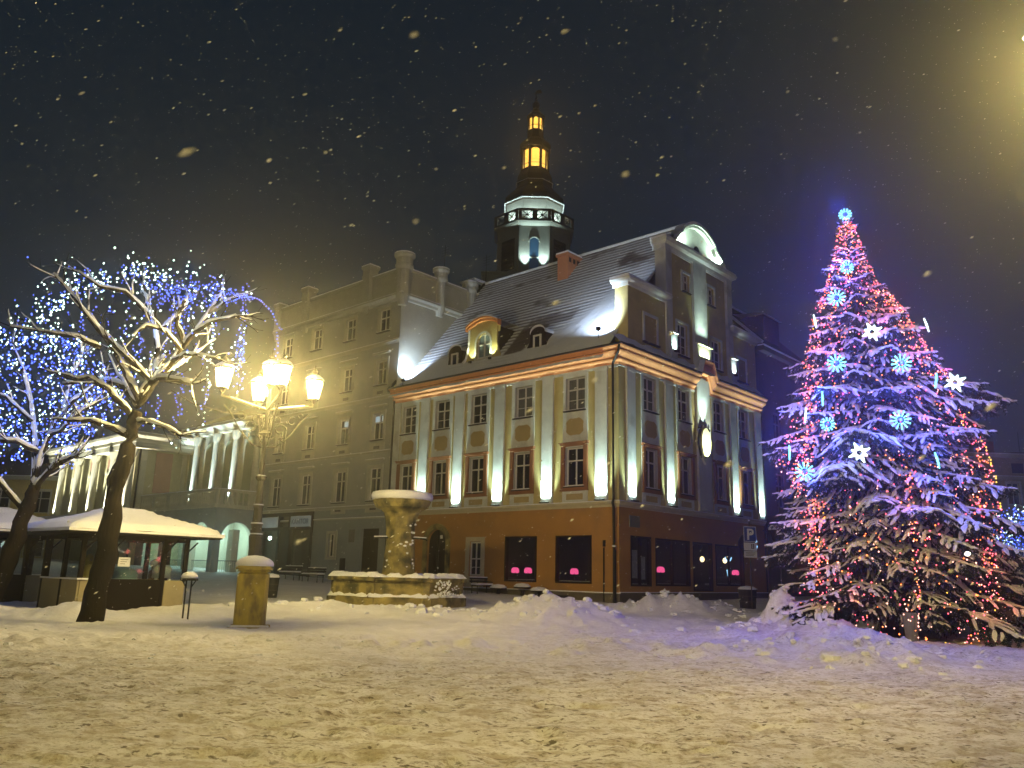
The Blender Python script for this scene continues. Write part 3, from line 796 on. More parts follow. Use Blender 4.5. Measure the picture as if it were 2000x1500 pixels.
q = MB(); q.prism([(8.1, 20.35), (8.1, 20.8), (8.2, 20.95), (8.4, 21.02), (8.6, 20.95), (8.7, 20.8), (8.7, 20.35)], -.118, -.09, M_dark, Rm); pbox('attic_opening', q)
# oval cartouche with shield on the middle pilaster
q = MB(); n = 30
def oval(rx, rz, w=0): return [(8.12+(rx+w*math.cos(6*2*PI*k/n))*math.cos(2*PI*k/n), 9.1+(rz+w)*math.sin(2*PI*k/n)) for k in range(n)]
q.prism(oval(.66, .98, .04), .14, .24, M_dark, Rm)
q.prism(oval(.50, .80), .24, .34, mat('cartouche_cream', (.72, .70, .42), var=.08), Rm)
q.prism([(7.7, 8.3), (8.12, 7.85), (8.54, 8.3), (8.42, 8.42), (8.12, 8.15), (7.82, 8.42)], .14, .27, M_white, Rm)
q.prism([(7.72, 9.75), (7.9, 10.05), (8.34, 10.05), (8.52, 9.75), (8.3, 9.9), (7.94, 9.9)], .14, .28, M_cream, Rm)
for v in (7.55, 8.69): q.blob(Rm(v, .2, 9.85), (.07, .07, .09), M_dark)
pbox('cartouche', q)
# uplighters
UPL = []
for F, ps in ((Lm, piL[:-1]), (Rm, [1.0, 4.62, 11.9, 15.25])):
    for c in ps:
        q = MB(); q.box(c-.27, c+.27, .18, .34, 5.24, 5.3, M_dark, F); q.box(c-.25, c+.25, .23, .31, 5.3, 5.305, M_led, F)
        pbox('uplighter', q)
        arealamp(F(c, .27, 5.315), 120, COOL, H1, (F(0, -.20, 0)[0], F(0, -.20, 0)[1], 1.0), .5, .07, 62, F(1, 0, 0))
for v, z, pw, col in ((5.0, 13.75, 22, COOL), (8.3, 13.95, 40, (.85, 1, .55)), (11.9, 13.75, 22, (.8, .95, 1))):
    q = MB(); q.box(v-.1, v+.1, .3, .45, z-.1, z, M_dark, Rm); pbox('uplighter', q)
    arealamp(Rm(v, .35, z+.02), pw*.75, col, H1, (.12, 0, 1), .35 if v != 8.3 else 1.1, .07, 80, (0, 1, 0))
    q = MB(); w_ = .32 if v != 8.3 else .78; q.box(v-w_+.0, v+w_, .1, .26, 13.3, 14.7, M_white, Rm); q.box(v-w_-.02, v+w_+.02, .1, .42, 14.7, 14.75, M_white, Rm); q.box(v-w_-.01, v+w_+.01, .1, .40, 14.75, 14.79, M_snowsoft, Rm); pbox('pilaster_pedestal', q)
arealamp(Rm(8.3, .45, 14.85), 26, (.75, 1, .85), H1, (.10, 0, 1), 1.2, .07, 60, (0, 1, 0))
lamp('SPOT', Rm(8.12, .5, 9.95), 800, COOL, H1, .12, (.16, 0, 1), 62, 1)
lamp('SPOT', Rm(8.12, 1.0, 7.9), 1100, (.9, 1, .75), H1, .05, (.62, 0, 1), 60, .6)
for v, dv in ((6.0, .5), (10.9, -.5)):
    lamp('SPOT', Rm(v, .28, 20.42), 900, (.72, 1, .78), H1, .05, (.25, -dv, .75), 100, .8)
for x in (9.5, 11.15): lamp('SPOT', (x, -.62, 14.0), 320, (.9, 1, .6), H1, .04, (0, -.22, 1), 80, .6)
for loc, tgt, pw in (((16.3, .12, 13.55), (17.4, -2.6, 15.6), 1200), ((1.1, .15, 14.1), (2.4, -3.6, 16.6), 2000)):
    q = MB(); q.bbox(loc[0]-.12, loc[0]+.12, loc[1]-.1, loc[1]+.1, loc[2]-.2, loc[2]-.02, .02, M_dark); q.tube([(loc[0], loc[1], loc[2]-.6), (loc[0], loc[1], loc[2]-.15)], .02, 5, M_dark); pbox('floodlight', q)
    lamp('SPOT', (loc[0], loc[1], loc[2]+.3), pw, (.62, .78, 1.0), H1, .08, tuple(tgt[i]-loc[i] for i in range(3)), 118, .9)
# shop windows, rooms behind the glass
def shopwin(F, rot, a, b_, z0, z1, cols=1, door=False, trans=None):
    q = MB(); t = .09
    q.box(a, a+t, -.2, .02, z0, z1, M_brown, F); q.box(b_-t, b_, -.2, .02, z0, z1, M_brown, F)
    q.box(a+t, b_-t, -.2, .02, z1-t, z1, M_brown, F); q.box(a+t, b_-t, -.2, .03, z0, z0+t, M_brown, F)
    for k in range(1, cols): x = a+(b_-a)*k/cols; q.box(x-.03, x+.03, -.15, -.02, z0+t, z1-t, M_brown, F)
    if trans: q.box(a+t, b_-t, -.14, -.03, trans-.04, trans+.04, M_brown, F)
    if not door: q.box(a+.1, b_-.1, -.75, -.2, z0+.02, z0+.13, M_greypale, F)
    o = part('door' if door else 'shop_window', q, None, H1)
    p = MB(); p.box(a+t, b_-t, -.1, -.085, z0+t, z1-t, M_shopglass, F); link('pane', p.mesh('pane'), o)
    return o
shopwin(Lm, 0, 1.6, 3.86, 1.28, 3.6); shopwin(Lm, 0, 5.1, 7.33, 1.28, 3.6)
shopwin(Rm, 0, .95, 2.78, 1.22, 3.62, 2); shopwin(Rm, 0, 3.16, 6.55, 1.25, 3.6, 2); shopwin(Rm, 0, 6.85, 8.98, 1.0, 3.58, 1, True); shopwin(Rm, 0, 9.32, 12.7, 1.3, 3.56, 2)
M_room = mat('room_brown', (.05, .03, .02), var=.3)
q = MB()
for (x0, x1, y0, y1) in ((.3, 8.0, -3.2, -.24),):
    q.add([(x0, y0, 1), (x1, y0, 1), (x1, y0, 4.2), (x0, y0, 4.2)], [(0, 1, 2, 3)], M_room)
q.add([(8.0, -3.2, 1), (8.0, -.24, 1), (8.0, -.24, 4.2), (8.0, -3.2, 4.2)], [(0, 1, 2, 3)], M_room)
q.add([(3.3, -3.2, 1), (3.3, -15, 1), (3.3, -15, 4.2), (3.3, -3.2, 4.2)], [(0, 1, 2, 3)], M_room)
q.box(.3, 8.0, -3.2, -.24, .9, 1.0, M_room); q.box(.3, 8.0, -3.2, -.24, 4.2, 4.3, M_room)
q.box(.3, 3.3, -15, -3.2, .9, 1.0, M_room); q.box(.3, 3.3, -15, -3.2, 4.2, 4.3, M_room)
pbox('room', q)
# white ground floor window and arched door
q = MB()
for (a, b_, c, d) in ((8.8, 9.05, 1.2, 3.6), (9.97, 10.22, 1.2, 3.6), (9.05, 9.97, 3.36, 3.6), (9.05, 9.97, 1.2, 1.5)): q.box(a, b_, .003, .08, c, d, M_cream, Lm)
q.box(8.85, 10.2, .003, .1, .95, 1.2, M_cream, Lm)
pbox('window_surround', q)
window(H1, (9.51, -.1, 1.53), 0, .9, 1.8, .5, True)
q = MB(); r = .8; n = 18
for k in range(n):
    a0, a1 = PI*k/n, PI*(k+1)/n; R2 = 1.12; c0 = 3.28
    A = [(12.63-R2*math.cos(a0), c0+R2*math.sin(a0)), (12.63-R2*math.cos(a1), c0+R2*math.sin(a1)), (12.63-r*math.cos(a1), c0+r*math.sin(a1)), (12.63-r*math.cos(a0), c0+r*math.sin(a0))]
    q.prism(A, .003, .1, M_stone, Lm)
q.box(11.51, 11.83, .003, .1, .2, 3.28, M_stone, Lm); q.box(13.43, 13.75, .003, .1, .2, 3.28, M_stone, Lm)
pbox('door_surround', q)
q = MB(); q.box(11.83, 13.43, -.21, -.15, .2, 4.05, M_brown, Lm)
for c in (12.22, 13.04):
    for z in (.7, 1.9): q.bbox(c-.3, c+.3, -.15, -.12, z, z+1.0, .01, M_brown, Lm)
q.box(12.6, 12.66, -.15, -.1, .3, 4.0, M_brown, Lm)
dd = pbox('door', q); q = MB(); q.blob((12.56, -.08, 1.9), (.04, .04, .06), M_signwhite); link('handle', q.mesh('handle'), dd)
q = MB(); q.box(.85, 1.75, .003, .04, 4.02, 4.58, mat('plaque_grey', (.16, .16, .12), var=.2), Rm); pbox('plaque', q)
q = MB(); q.box(3.0, 3.75, .06, .075, .45, .7, M_dark, Lm); pbox('cellar_grille', q)
q = MB(); q.box(12.3, 12.5, -.12, -.115, 3.55, 3.75, M_signwhite, Lm); pbox('notice', q)

# pink table lamps, posters, pendant lamps inside the shop windows
M_pinks = glow_glass('pink_shade', (1, .10, .30), .7)
def pinklamp(x, y_, z, label):
    t = thing('table_lamp', label, 'lamp', Hw(x, y_, z), 0, 'pink table lamps in the cafe windows')
    q = MB(); q.lathe([(.16, 0), (.21, .03), (.2, .2), (.13, .28), (.08, .29)], 14, (0, 0, .3), M_pinks); part('lamp_shade', q, None, t, True)
    q = MB(); q.lathe([(.09, 0), (.1, .03), (.03, .06), (.025, .3), (.02, .34)], 10, (0, 0, 0), M_brown); part('base', q, None, t)
    lamp('POINT', (0, 0, .42), 1.2, (1, .15, .4), t, .06)
pinklamp(7.0, -.5, 1.42, 'lit pink table lamp, left one of the pair in one window')
pinklamp(6.1, -.5, 1.42, 'lit pink table lamp, right one of the pair in one window')
pinklamp(3.05, -.5, 1.42, 'single lit pink table lamp in the window left of the downpipe')
pinklamp(.32, -4.15, 1.62, 'lit pink table lamp in the wide window right of the corner')
pinklamp(.32, -12.25, 1.62, 'lit pink table lamp in the last window beside the parking sign')
def pendant(x, y_, z, label):
    t = thing('pendant_lamp', label, 'lamp', Hw(x, y_, z), 0, 'warm pendant lamps inside the cafe')
    q = MB(); q.blob((0, 0, 0), (.13, .13, .16), emis('warm_bulb', (1, .72, .35), 4), 10, 6, 0, 0); part('globe', q, None, t, True)
    q = MB(); q.tube([(0, 0, .15), (0, 0, 4.15-z)], .012, 5, M_dark); part('cord', q, None, t)
    lamp('POINT', (0, 0, -.3), 6, (1, .65, .3), t, .08)
pendant(1.2, -10.0, 2.75, 'warm glowing pendant lamp behind the cafe door')
pendant(1.2, -12.7, 2.75, 'warm glowing pendant lamp behind the last cafe window')
# white posters in the first window
for i, (y0, z0, w, h) in enumerate(((-1.4, 1.6, .5, 1.35), (-2.1, 1.55, .5, 1.1))):
    q = MB(); q.box(.24, .26, y0-w, y0, z0, z0+h, mat('poster_white', (.45, .46, .45), var=.25, scale=6))
    o = part('poster', q, None, None, loc=Hw(0, 0, 0), rot=ROT)
    tag(o, ['pale poster in the narrow corner window, left of the two', 'pale poster in the narrow corner window, right of the two'][i], 'poster')
# crescent neon in the last window and ring sign outside
def arc_tube(cx, cz, r, a0, a1, n, rad):
    return [(cx+r*math.cos(a0+(a1-a0)*k/n), 0, cz+r*math.sin(a0+(a1-a0)*k/n)) for k in range(n+1)]
M_neon = emis('neon_ice_blue', (.35, .7, 1), 2.2)
q = MB(); q.tube(arc_tube(0, 0, .42, PI*1.15, PI*1.85, 10, 0), .035, 6, M_neon); q.tube([(.2, 0, -.9), (.0, 0, -1.5)], .04, 6, M_neon)
tag(part('neon_sign', q, None, None, loc=Hw(.4, -11.6, 3.1), rot=ROT+PI/2), 'ice blue neon crescent glowing in the last cafe window', 'neon sign')
lamp('POINT', Hw(.7, -11.6, 2.7), 5, (.2, .45, 1), None, .1)
q = MB()
for a0, a1 in ((.2, .9), (-.55, -.1), (-1.45, -.75)):
    q.tube(arc_tube(0, 0, .52, a0, a1, 6, 0), .05, 6, M_neon)
q.tube([(0, .05, .6), (0, .05, -.6)], .03, 5, M_dark); q.lathe([(.5, -.02), (.5, .02)], 20, (0, 0, 0), M_dark, 0, lambda x, y, z: (x, z+.06, y))
tag(part('ring_sign', q, None, None, loc=(11.65, 40.6, 3.35), rot=.35), 'round dark sign with broken blue white neon ring behind parking sign', 'sign')

# ================================================================== GREY TENEMENT
H2 = thing('grey_tenement', 'tall pale grey four storey house with attic parapet and turrets', 'building', (KX, KY, 0), ROT)
wins = [18.62, 22.25, 26.2, 29.9]
holes = []
for c in wins: holes += [(c-.58, c+.58, 17.06, 18.65), (c-.55, c+.55, 13.45, 15.1), (c-.55, c+.55, 9.84, 11.55), (c-.6, c+.6, 5.98, 8.05)]
q = MB(); wall(q, lambda x, o, z: (x, o+.02, z), 17.0, 31.7, 5.55, 19.2, holes, .25, M_grey, M_greypale)
q.add([(17.0, .02, 5), (17.0, -14, 5), (17.0, -14, 19.2), (17.0, .02, 19.2)], [(0, 1, 2, 3)], M_greypale)
part('wall', q, None, H2)
q = MB(); wall(q, lambda x, o, z: (x, o+.02, z), 17.05, 31.7, .2, 5.5, [(17.9, 19.7, .5, 4.25), (22.3, 23.1, 2.45, 3.98), (24.9, 31.5, .6, 5.3)], .35, M_greybase); part('ground_floor_wall', q, None, H2)
q = MB(); q.box(17.02, 31.7, -13.9, -.4, .2, 19.2, M_darkwall); part('rear_body', q, None, H2)
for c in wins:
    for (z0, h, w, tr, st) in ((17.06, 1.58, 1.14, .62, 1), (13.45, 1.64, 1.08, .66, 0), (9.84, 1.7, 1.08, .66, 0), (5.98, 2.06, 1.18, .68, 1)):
        lit = (c == wins[0] and z0 == 9.84) or (c == wins[1] and z0 == 9.84)  # these panes get faint emissive patches standing in for bluish reflected light
        window(H2, (c, -.12, z0+.01), 0, w, h, tr, False, pm=M_pane, sill=.14)
        q = MB(); e = .2 if z0 < 17 else .13
        for (a, b_, zz0, zz1) in ((c-w/2-e, c-w/2-.01, z0-.02, z0+h+e), (c+w/2+.01, c+w/2+e, z0-.02, z0+h+e), (c-w/2-.01, c+w/2+.01, z0+h+.02, z0+h+e)): q.box(a, b_, .022, .09, zz0, zz1, M_greypale)
        if z0 < 17:
            q.box(c-w/2-e-.1, c+w/2+e+.1, .022, .2, z0+h+e+.25, z0+h+e+.33, M_greypale); q.box(c-w/2-e-.1, c+w/2+e+.1, .03, .2, z0+h+e+.33, z0+h+e+.37, M_snowsoft)
            q.box(c-w/2-e, c+w/2+e, .022, .05, z0-.75, z0-.2, M_greypale); q.box(c-.3, c+.3, .05, .07, z0-.6, z0-.4, M_darkwall)
        part('window_surround', q, None, H2)
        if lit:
            q = MB(); q.box(c-.02 if c < 20 else c-.3, c+.42 if c < 20 else c+.1, -.085, -.08, z0+1.2, z0+1.55, emis('painted_reflection', (.62, .78, .85), .55)); q.box(c-.42, c-.22, -.085, -.08, z0+1.2, z0+1.55, emis('painted_reflection', (.6, .8, .9), .55))
            part('painted_reflection', q, None, H2)
def hband(parent, x0, x1, z, h, out, m=M_greypale, name='moulding', side=None):
    q = MB(); pr = [(0.02, z), (out*.5, z+.0), (out*.6, z+h*.4), (out, z+h*.7), (out, z+h), (out, z+h+.04), (0.02, z+h+.05)]
    path = []
    if side: path.append(lambda o, zz: (17.0-o, -side, zz))
    path += [lambda o, zz: ((17.0-o) if side else x0, o, zz), lambda o, zz: (x1, o, zz)]
    q.sweep(path, pr, ms=[m]*4+[M_snowsoft]*2); return part(name, q, None, parent)
hband(H2, 17, 31.7, 16.1, .22, .14); hband(H2, 17, 31.7, 12.45, .2, .12); hband(H2, 17, 31.7, 8.95, .15, .1); hband(H2, 17, 31.7, 5.5, .18, .18); hband(H2, 17, 31.7, 4.85, .08, .06)
hband(H2, 17, 31.7, 18.95, .4, .4, side=9.5, name='cornice')
q = MB(); q.box(16.9, 31.7, -.45, .05, 19.35, 21.0, M_greypale); q.box(16.9, 17.35, -9.6, -.45, 19.35, 21.0, M_greypale)
q.box(16.8, 31.7, -.55, .15, 21.0, 21.16, M_greypale); q.box(16.8, 17.45, -9.6, -.55, 21.0, 21.16, M_greypale)
q.box(16.82, 31.7, -.5, .13, 21.16, 21.26, M_snowsoft); q.box(16.82, 17.43, -9.6, -.5, 21.16, 21.26, M_snowsoft)
part('attic_parapet', q, None, H2)
def turret(x, y_, r=.42, n=12, top=21.95, rot=0):
    q = MB(); q.lathe([(r*.55, 18.6), (r*.95, 19.2), (r, 19.3), (r, 21.0), (r*1.22, 21.2), (r*1.22, 21.35), (r*1.1, 21.4), (r*1.15, top-.15), (r*1.42, top), (r*1.42, top+.12)], n, (x, y_, 0), M_greypale, rot)
    o = part('turret', q, None, H2); s = MB(); s.lathe([(r*1.4, 0), (r*1.4, .07), (r*1.1, .14), (.05, .16)], n, (x, y_, top+.125), M_snowsoft, rot); link('snow_cap', s.mesh('snow_cap'), o)
turret(17.0, -.05, .5); turret(20.5, 0, .46, 4, 21.9, PI/4); turret(27.75, 0, .46, 4, 21.9, PI/4); turret(31.5, 0, .4, 4, 21.4, PI/4); turret(16.95, -3.3, .42, 12, 21.85); turret(16.95, -6.2, .4, 12, 21.7)
q = MB(); q.bbox(17.3, 18.6, -8.0, -6.9, 19.3, 22.4, .02, M_greypale); q.box(17.2, 18.7, -8.1, -6.8, 22.4, 22.55, M_snowsoft)
for k in range(3): q.box(17.285, 17.299, -7.9+.35*k, -7.7+.35*k, 21.9, 22.2, M_dark)
part('chimney', q, None, H2)
for x, y_, h in ((18.5, -5, 3.8), (17.8, -8.6, 4.0)):
    q = MB(); q.tube([(x, y_, 21), (x, y_, 21+h)], .025, 5, M_dark)
    for k in range(4): q.tube([(x-.35, y_, 21+h-.2-.2*k), (x+.35, y_, 21+h-.2-.2*k)], .012, 4, M_dark)
    part('antenna', q, None, H2)
q = MB(); q.box(17.9, 19.7, -.3, -.2, .5, 4.25, M_brown)
for c in (18.35, 19.25):
    for z in (1.2, 2.6): q.bbox(c-.34, c+.34, -.2, -.16, z, z+1.15, .015, M_brown)
part('door', q, None, H2)
window(H2, (22.7, -.15, 2.47), 0, .78, 1.5, 1, False)
q = MB()
for (a, b_, c, d) in ((22.12, 22.3, 2.3, 4.15), (23.1, 23.28, 2.3, 4.15), (22.3, 23.1, 3.98, 4.15), (22.3, 23.1, 2.3, 2.45)): q.box(a, b_, .022, .08, c, d, M_greypale)
part('window_surround', q, None, H2)
q = MB(); q.box(20.3, 20.9, .022, .05, 3.4, 4.2, mat('plaque_grey', (.16, .16, .12))); part('plaque', q, None, H2)
q = MB(); q.bbox(21.1, 21.6, .022, .1, 1.4, 2.4, .01, M_brown); part('meter_box', q, None, H2)
# shop front with sign boxes
q = MB(); q.box(24.9, 31.5, -.2, .1, 5.25, 5.5, M_brown)
for x in (24.9, 27.6, 28.9, 31.3): q.box(x, x+.22, -.2, .09, .6, 5.25, M_brown)
q.box(24.9, 31.5, -.19, .06, 4.28, 4.5, M_brown); q.box(27.82, 28.9, -.19, .0, .6, 4.28, M_brown); q.box(25.12, 31.3, -.19, .0, .6, 1.3, M_brown)
part('shop_front', q, None, H2)
for i, (a, b_) in enumerate(((25.12, 27.6), (29.12, 31.3))):
    q = MB(); q.box(a, b_, -.15, -.13, 1.3, 4.28, M_shopglass); part('pane', q, None, H2)
    s = MB(); s.bbox(a+.06, b_-.06, -.1, .12, 4.5, 5.22, .02, mat('signbox_face', (.36, .42, .45), var=.08, rough=.35, emit=(.5, .62, .7), es=.10))
    o = part('shop_sign', s, None, H2)
    if i == 0:
        text_part('KANTOR', .5, .01, mat('letter_slate', (.10, .14, .18), var=0), o, ((a+b_)/2, .14, 4.69), (PI/2, 0, PI))
q = MB(); q.box(25.0, 31.4, -2.2, -2.1, .6, 4.4, M_room); q.box(25, 31.4, -2.1, -.4, 4.3, 4.4, M_room)
for k in range(4): q.box(25.3, 27.4, -1.3, -.9, 1.3+k*.55, 1.35+k*.55, M_greypale)
q.box(29.4, 31, -1.3, -.9, 3.45, 3.6, emis('shop_tube', (.6, 1, .95), 1.2)); q.box(25.6, 26.6, -1.0, -.9, 3.55, 3.65, emis('shop_tube', (.6, 1, .95), 1.2))
part('shop_interior', q, None, H2)
lamp('POINT', (30, -1.2, 3.2), 5, (.6, 1, .9), H2, .2)

# ================================================================== THEATRE WITH LOGGIA AND PORTICO
H3 = thing('theatre_building', 'old theatre with uplit columns, arcade balcony and tall portico', 'building', (KX, KY, 0), ROT)
q = MB(); lw = []
for c in (33.9, 36.9, 40.0, 42.6): lw.append((c-.85, c+.85, 6.5, 11.6, True))
wall(q, lambda x, o, z: (x, o, z), 31.72, 43.7, 5.6, 12.3, lw, .9, M_theatre2, M_green)
q.box(31.75, 43.7, -9, -1.0, .2, 12.3, M_green)
part('wall', q, None, H3)
for c in (33.9, 36.9, 40.0, 42.6):
    window(H3, (c, -.92, 6.6), 0, 1.5, 2.6, .72, True, cols=2, fw=.08)
    window(H3, (c, -.94, 9.4), 0, 1.5, 1.9, .5, False, True, cols=2, fw=.08)
for c in (32.3, 35.4, 38.45, 41.55):
    q = MB(); q.lathe([(.34, 6.1), (.34, 6.3), (.27, 6.4), (.26, 6.5), (.22, 11.3), (.24, 11.35), (.3, 11.45), (.36, 11.9), (.4, 12.0), (.4, 12.1)], 14, (c, .42, 0), M_theatre2)
    part('column', q, None, H3, True)
    if c > 33: lamp('SPOT', (c, .95, 6.05), 6000, (.7, .9, 1), H3, .05, (0, -.07, 1), 30, .7); 
q = MB(); pr = [(0, 12.1), (.5, 12.1), (.55, 12.3), (.62, 12.4), (.9, 12.6), (.9, 12.75), (.9, 12.85), (0, 12.9)]
q.sweep([lambda o, z: (31.72, o, z), lambda o, z: (43.7, o, z)], pr, ms=[M_theatre2]*5+[M_snowsoft]*2); part('cornice', q, None, H3)
q = MB(); q.add([(31.75, .7, 12.9), (43.7, .7, 12.9), (43.7, -5, 15.6), (31.75, -5, 15.6)], [(0, 1, 2, 3)], M_darkroof); q.add([(31.75, -9, 12.3), (43.7, -9, 12.3), (43.7, -5, 15.6), (31.75, -5, 15.6)], [(0, 1, 2, 3)], M_darkroof)
q.add([(31.75, .6, 12.3), (31.75, -9, 12.3), (31.75, -5, 15.6)], [(0, 1, 2)], M_theatre)
part('roof', q, None, H3)
# arcade porch carrying the balcony
q = MB(); F1 = lambda x, o, z: (x, 3.5+o, z); F2 = lambda x, o, z: (31.7-o, x, z)
wall(q, F1, 31.7, 43.7, .2, 5.75, [(32.3, 34.9, 1.0, 4.75, True), (36.0, 38.6, 1.0, 4.75, True), (39.8, 42.4, 1.0, 4.75, True)], .45, M_greybase, M_theatre2)
wall(q, F2, .0, 3.5, .2, 5.75, [(.55, 2.95, 1.0, 4.8, True)], .45, M_greybase, M_theatre2)
q.box(31.75, 43.6, .02, 3.4, 5.5, 5.75, M_theatre2); q.add([(31.8, .02, .2), (43.6, .02, .2), (43.6, .02, 5.5), (31.8, .02, 5.5)], [(0, 1, 2, 3)], M_theatre2)
q.box(31.9, 43.6, .1, 3.3, .2, 1.05, M_greybase)
part('arcade', q, None, H3)
for x, y_ in ((33.4, 1.7), (37.2, 1.7), (41, 1.7)): lamp('POINT', (x, y_, 3.9), 170, (.62, 1, .9), H3, .15)
for bx_ in ((31.9, 32.6, 1.4, 1.9, 1.05, 4.3), (35.2, 35.8, .05, .4, 1.05, 5.5)): q = MB(); q.box(*bx_, M_theatre2); part('porch_pier', q, None, H3)
for (a, b_, f) in ((32.35, 34.85, F1), (36.05, 38.55, F1), (.6, 2.9, F2)):
    q = MB(); q.tube([f(a, -.2, 2.1), f(b_, -.2, 2.1)], .03, 5, M_iron); q.tube([f(a, -.2, 1.3), f(b_, -.2, 1.3)], .02, 5, M_iron)
    k = a
    while k < b_: q.tube([f(k, -.2, 1.05), f(k, -.2, 2.1)], .012, 4, M_iron); k += .16
    part('railing', q, None, H3)
q = MB()
def rail(f, a, b_, panels):
    q.box(a, b_, -.12, .14, 6.9, 7.06, M_theatre2, f); q.box(a, b_, -.14, .16, 5.76, 6.0, M_theatre2, f); q.box(a, b_, -.12, .15, 7.06, 7.12, M_snowsoft, f)
    w = (b_-a)/panels
    for k in range(panels+1): q.box(a+w*k-.28 if k else a, a+w*k+.28 if k < panels else b_, -.1, .1, 6.0, 6.9, M_theatre2, f)
    for k in range(panels):
        x0 = a+w*k+.28; x1 = a+w*(k+1)-.28; n = 6
        for j in range(n):
            cx = x0+(x1-x0)*(j+.5)/n
            q.lathe([(.05, 6.0), (.1, 6.2), (.045, 6.45), (.09, 6.7), (.05, 6.9)], 6, (0, 0, 0), M_theatre2, 0, lambda x, y, z, cx=cx, f=f: f(cx+x, y, z))
rail(F1, 31.7, 43.7, 5); rail(F2, .1, 3.36, 1)
part('balustrade', q, None, H3)
# portico block
q = MB(); P1 = lambda x, o, z: (x, 4.0+o, z); P2 = lambda x, o, z: (43.7-o, x, z)
pc_ = [1.9, 5.4, 9.0, 12.6]
ph = [(43.7+c-.7, 43.7+c+.7, 6.2, 9.0) for c in pc_]
wall(q, P1, 43.7, 60.2, .0, 10.9, ph, .3, M_theatre); wall(q, P2, -6, 4.0, .0, 10.9, [], .3, M_theatre)
q.box(43.9, 60, -10, 3.6, 0, 10.9, M_darkwall)
part('portico_wall', q, None, H3)
q = MB(); q.box(1.35, 2.75, .003, .04, 7.4, 10.7, M_pink, P2); q.box(.15, .5, .003, .08, 5.8, 10.9, M_theatre2, P2); q.box(3.5, 3.98, .003, .08, 5.8, 10.9, M_theatre2, P2); part('pink_panel', q, None, H3)
for c in pc_:
    window(H3, (43.7+c, 3.85, 6.22), 0, 1.36, 2.76, .62, True, pm=M_pane)
    q = MB(); q.box(43.7+c-.9, 43.7+c+.9, 4.003, 4.12, 9.1, 9.3, M_theatre2); q.box(43.7+c-.75, 43.7+c+.75, 4.003, 4.04, 9.6, 10.4, M_pink); part('window_surround', q, None, H3)
for c in (.25, 3.6, 7.2, 10.85, 14.5):
    q = MB(); q.lathe([(.42, 5.4), (.42, 5.6), (.33, 5.75), (.26, 10.1), (.34, 10.25), (.42, 10.7), (.48, 10.8)], 14, (43.7+c, 4.62, 0), M_theatre2); part('column', q, None, H3, True)
    lamp('SPOT', (43.7+c, 5.35, 5.5), 6000, (.95, .95, .8) if c > 1 else (1, .9, .75), H3, .05, (0, -.12, 1), 60, .7)
q = MB(); pr = [(.0, 10.8), (.9, 10.8), (.95, 11.2), (1.0, 11.25), (1.0, 11.5), (1.35, 11.75), (1.4, 11.95), (1.4, 12.02), (0, 12.1)]
q.sweep([lambda o, z: (43.7-o, -6, z), lambda o, z: (43.7-o, 4.0+o, z), lambda o, z: (60.2+o, 4.0+o, z)], pr, ms=[M_theatre2]*6+[M_snowsoft]*2); part('entablature', q, None, H3)
q = MB(); q.box(43.8, 60.1, -8, 4.5, 12.0, 12.2, M_snowsoft)
q.prism([(50.1, 12.1), (50.2, 12.9), (50.6, 13.5), (51.2, 13.7), (51.8, 13.5), (52.2, 12.9), (52.3, 12.1)], 4.7, 5.1, M_theatre2); part('roof_ornament', q, None, H3)
q = MB(); q.box(43.7, 60.2, 4.0, 5.9, 5.2, 5.42, M_theatre2); q.box(43.7, 60.2, 5.6, 5.8, 5.42, 5.7, M_snowsoft); part('portico_ledge', q, None, H3)
q = MB(); q.tube([P2(4.2, .12, 11.7), P2(4.12, .12, 11.0), P2(4.12, .1, .5)], .07, 6, M_dark); part('downpipe', q, None, H3)

# ================================================================== YELLOW HOUSE (far left) AND OTHERS
def simple_house(name, label, x, y_, w, d, h, rot, wm, rm, rh, cols, rows, w0=1.1, wh=2.0, z0=None, cor=True, ridge_x=True, ptop=None, pm=M_pane, zt=None):
    t = thing(name, label, 'building', (x, y_, 0), rot)
    q = MB(); z0 = z0 if z0 is not None else ground_base(np.array([x]), np.array([y_]))[0]-.5
    holes = []
    for zr in rows:
        for c in cols: holes.append((c-w0/2, c+w0/2, zr, zr+wh))
    wall(q, lambda a, o, z: (a, -o, z), 0, w, z0, h, holes, .25, wm)
    q.box(.02, w-.02, .3, d, z0, h-.02, wm); part('wall', q, None, t)
    for zr in rows:
        for c in cols:
            window(t, (c, .15, zr+.01), PI, w0-.02, wh-.02, .65, False, pm=pm)
            f = MB()
            for (a, b_, e, g_) in ((c-w0/2-.15, c-w0/2, zr-.1, zr+wh+.15), (c+w0/2, c+w0/2+.15, zr-.1, zr+wh+.15), (c-w0/2, c+w0/2, zr+wh, zr+wh+.15)): f.box(a, b_, -.06, -.003, e, g_)
            part('window_surround', f, M_frame, t)
    if cor:
        q = MB(); q.box(-.25, w+.25, -.35, .0, h-.02, h+.3, M_theatre2); q.box(-.25, w+.25, -.33, 0, h+.3, h+.38, M_snowsoft); part('cornice', q, None, t)
    if rh > 0:
        q = MB(); q.add([(-.2, -.25, h+.1), (w+.2, -.25, h+.1), (w+.2, d/2, h+rh), (-.2, d/2, h+rh)], [(0, 1, 2, 3)], rm); q.add([(-.2, d+.2, h+.1), (w+.2, d+.2, h+.1), (w+.2, d/2, h+rh), (-.2, d/2, h+rh)], [(0, 1, 2, 3)], rm)
        q.add([(-.2, -.25, h+.1), (-.2, d+.2, h+.1), (-.2, d/2, h+rh)], [(0, 1, 2)], wm); q.add([(w+.2, -.25, h+.1), (w+.2, d+.2, h+.1), (w+.2, d/2, h+rh)], [(0, 1, 2)], wm)
        part('roof', q, None, t)
    return t
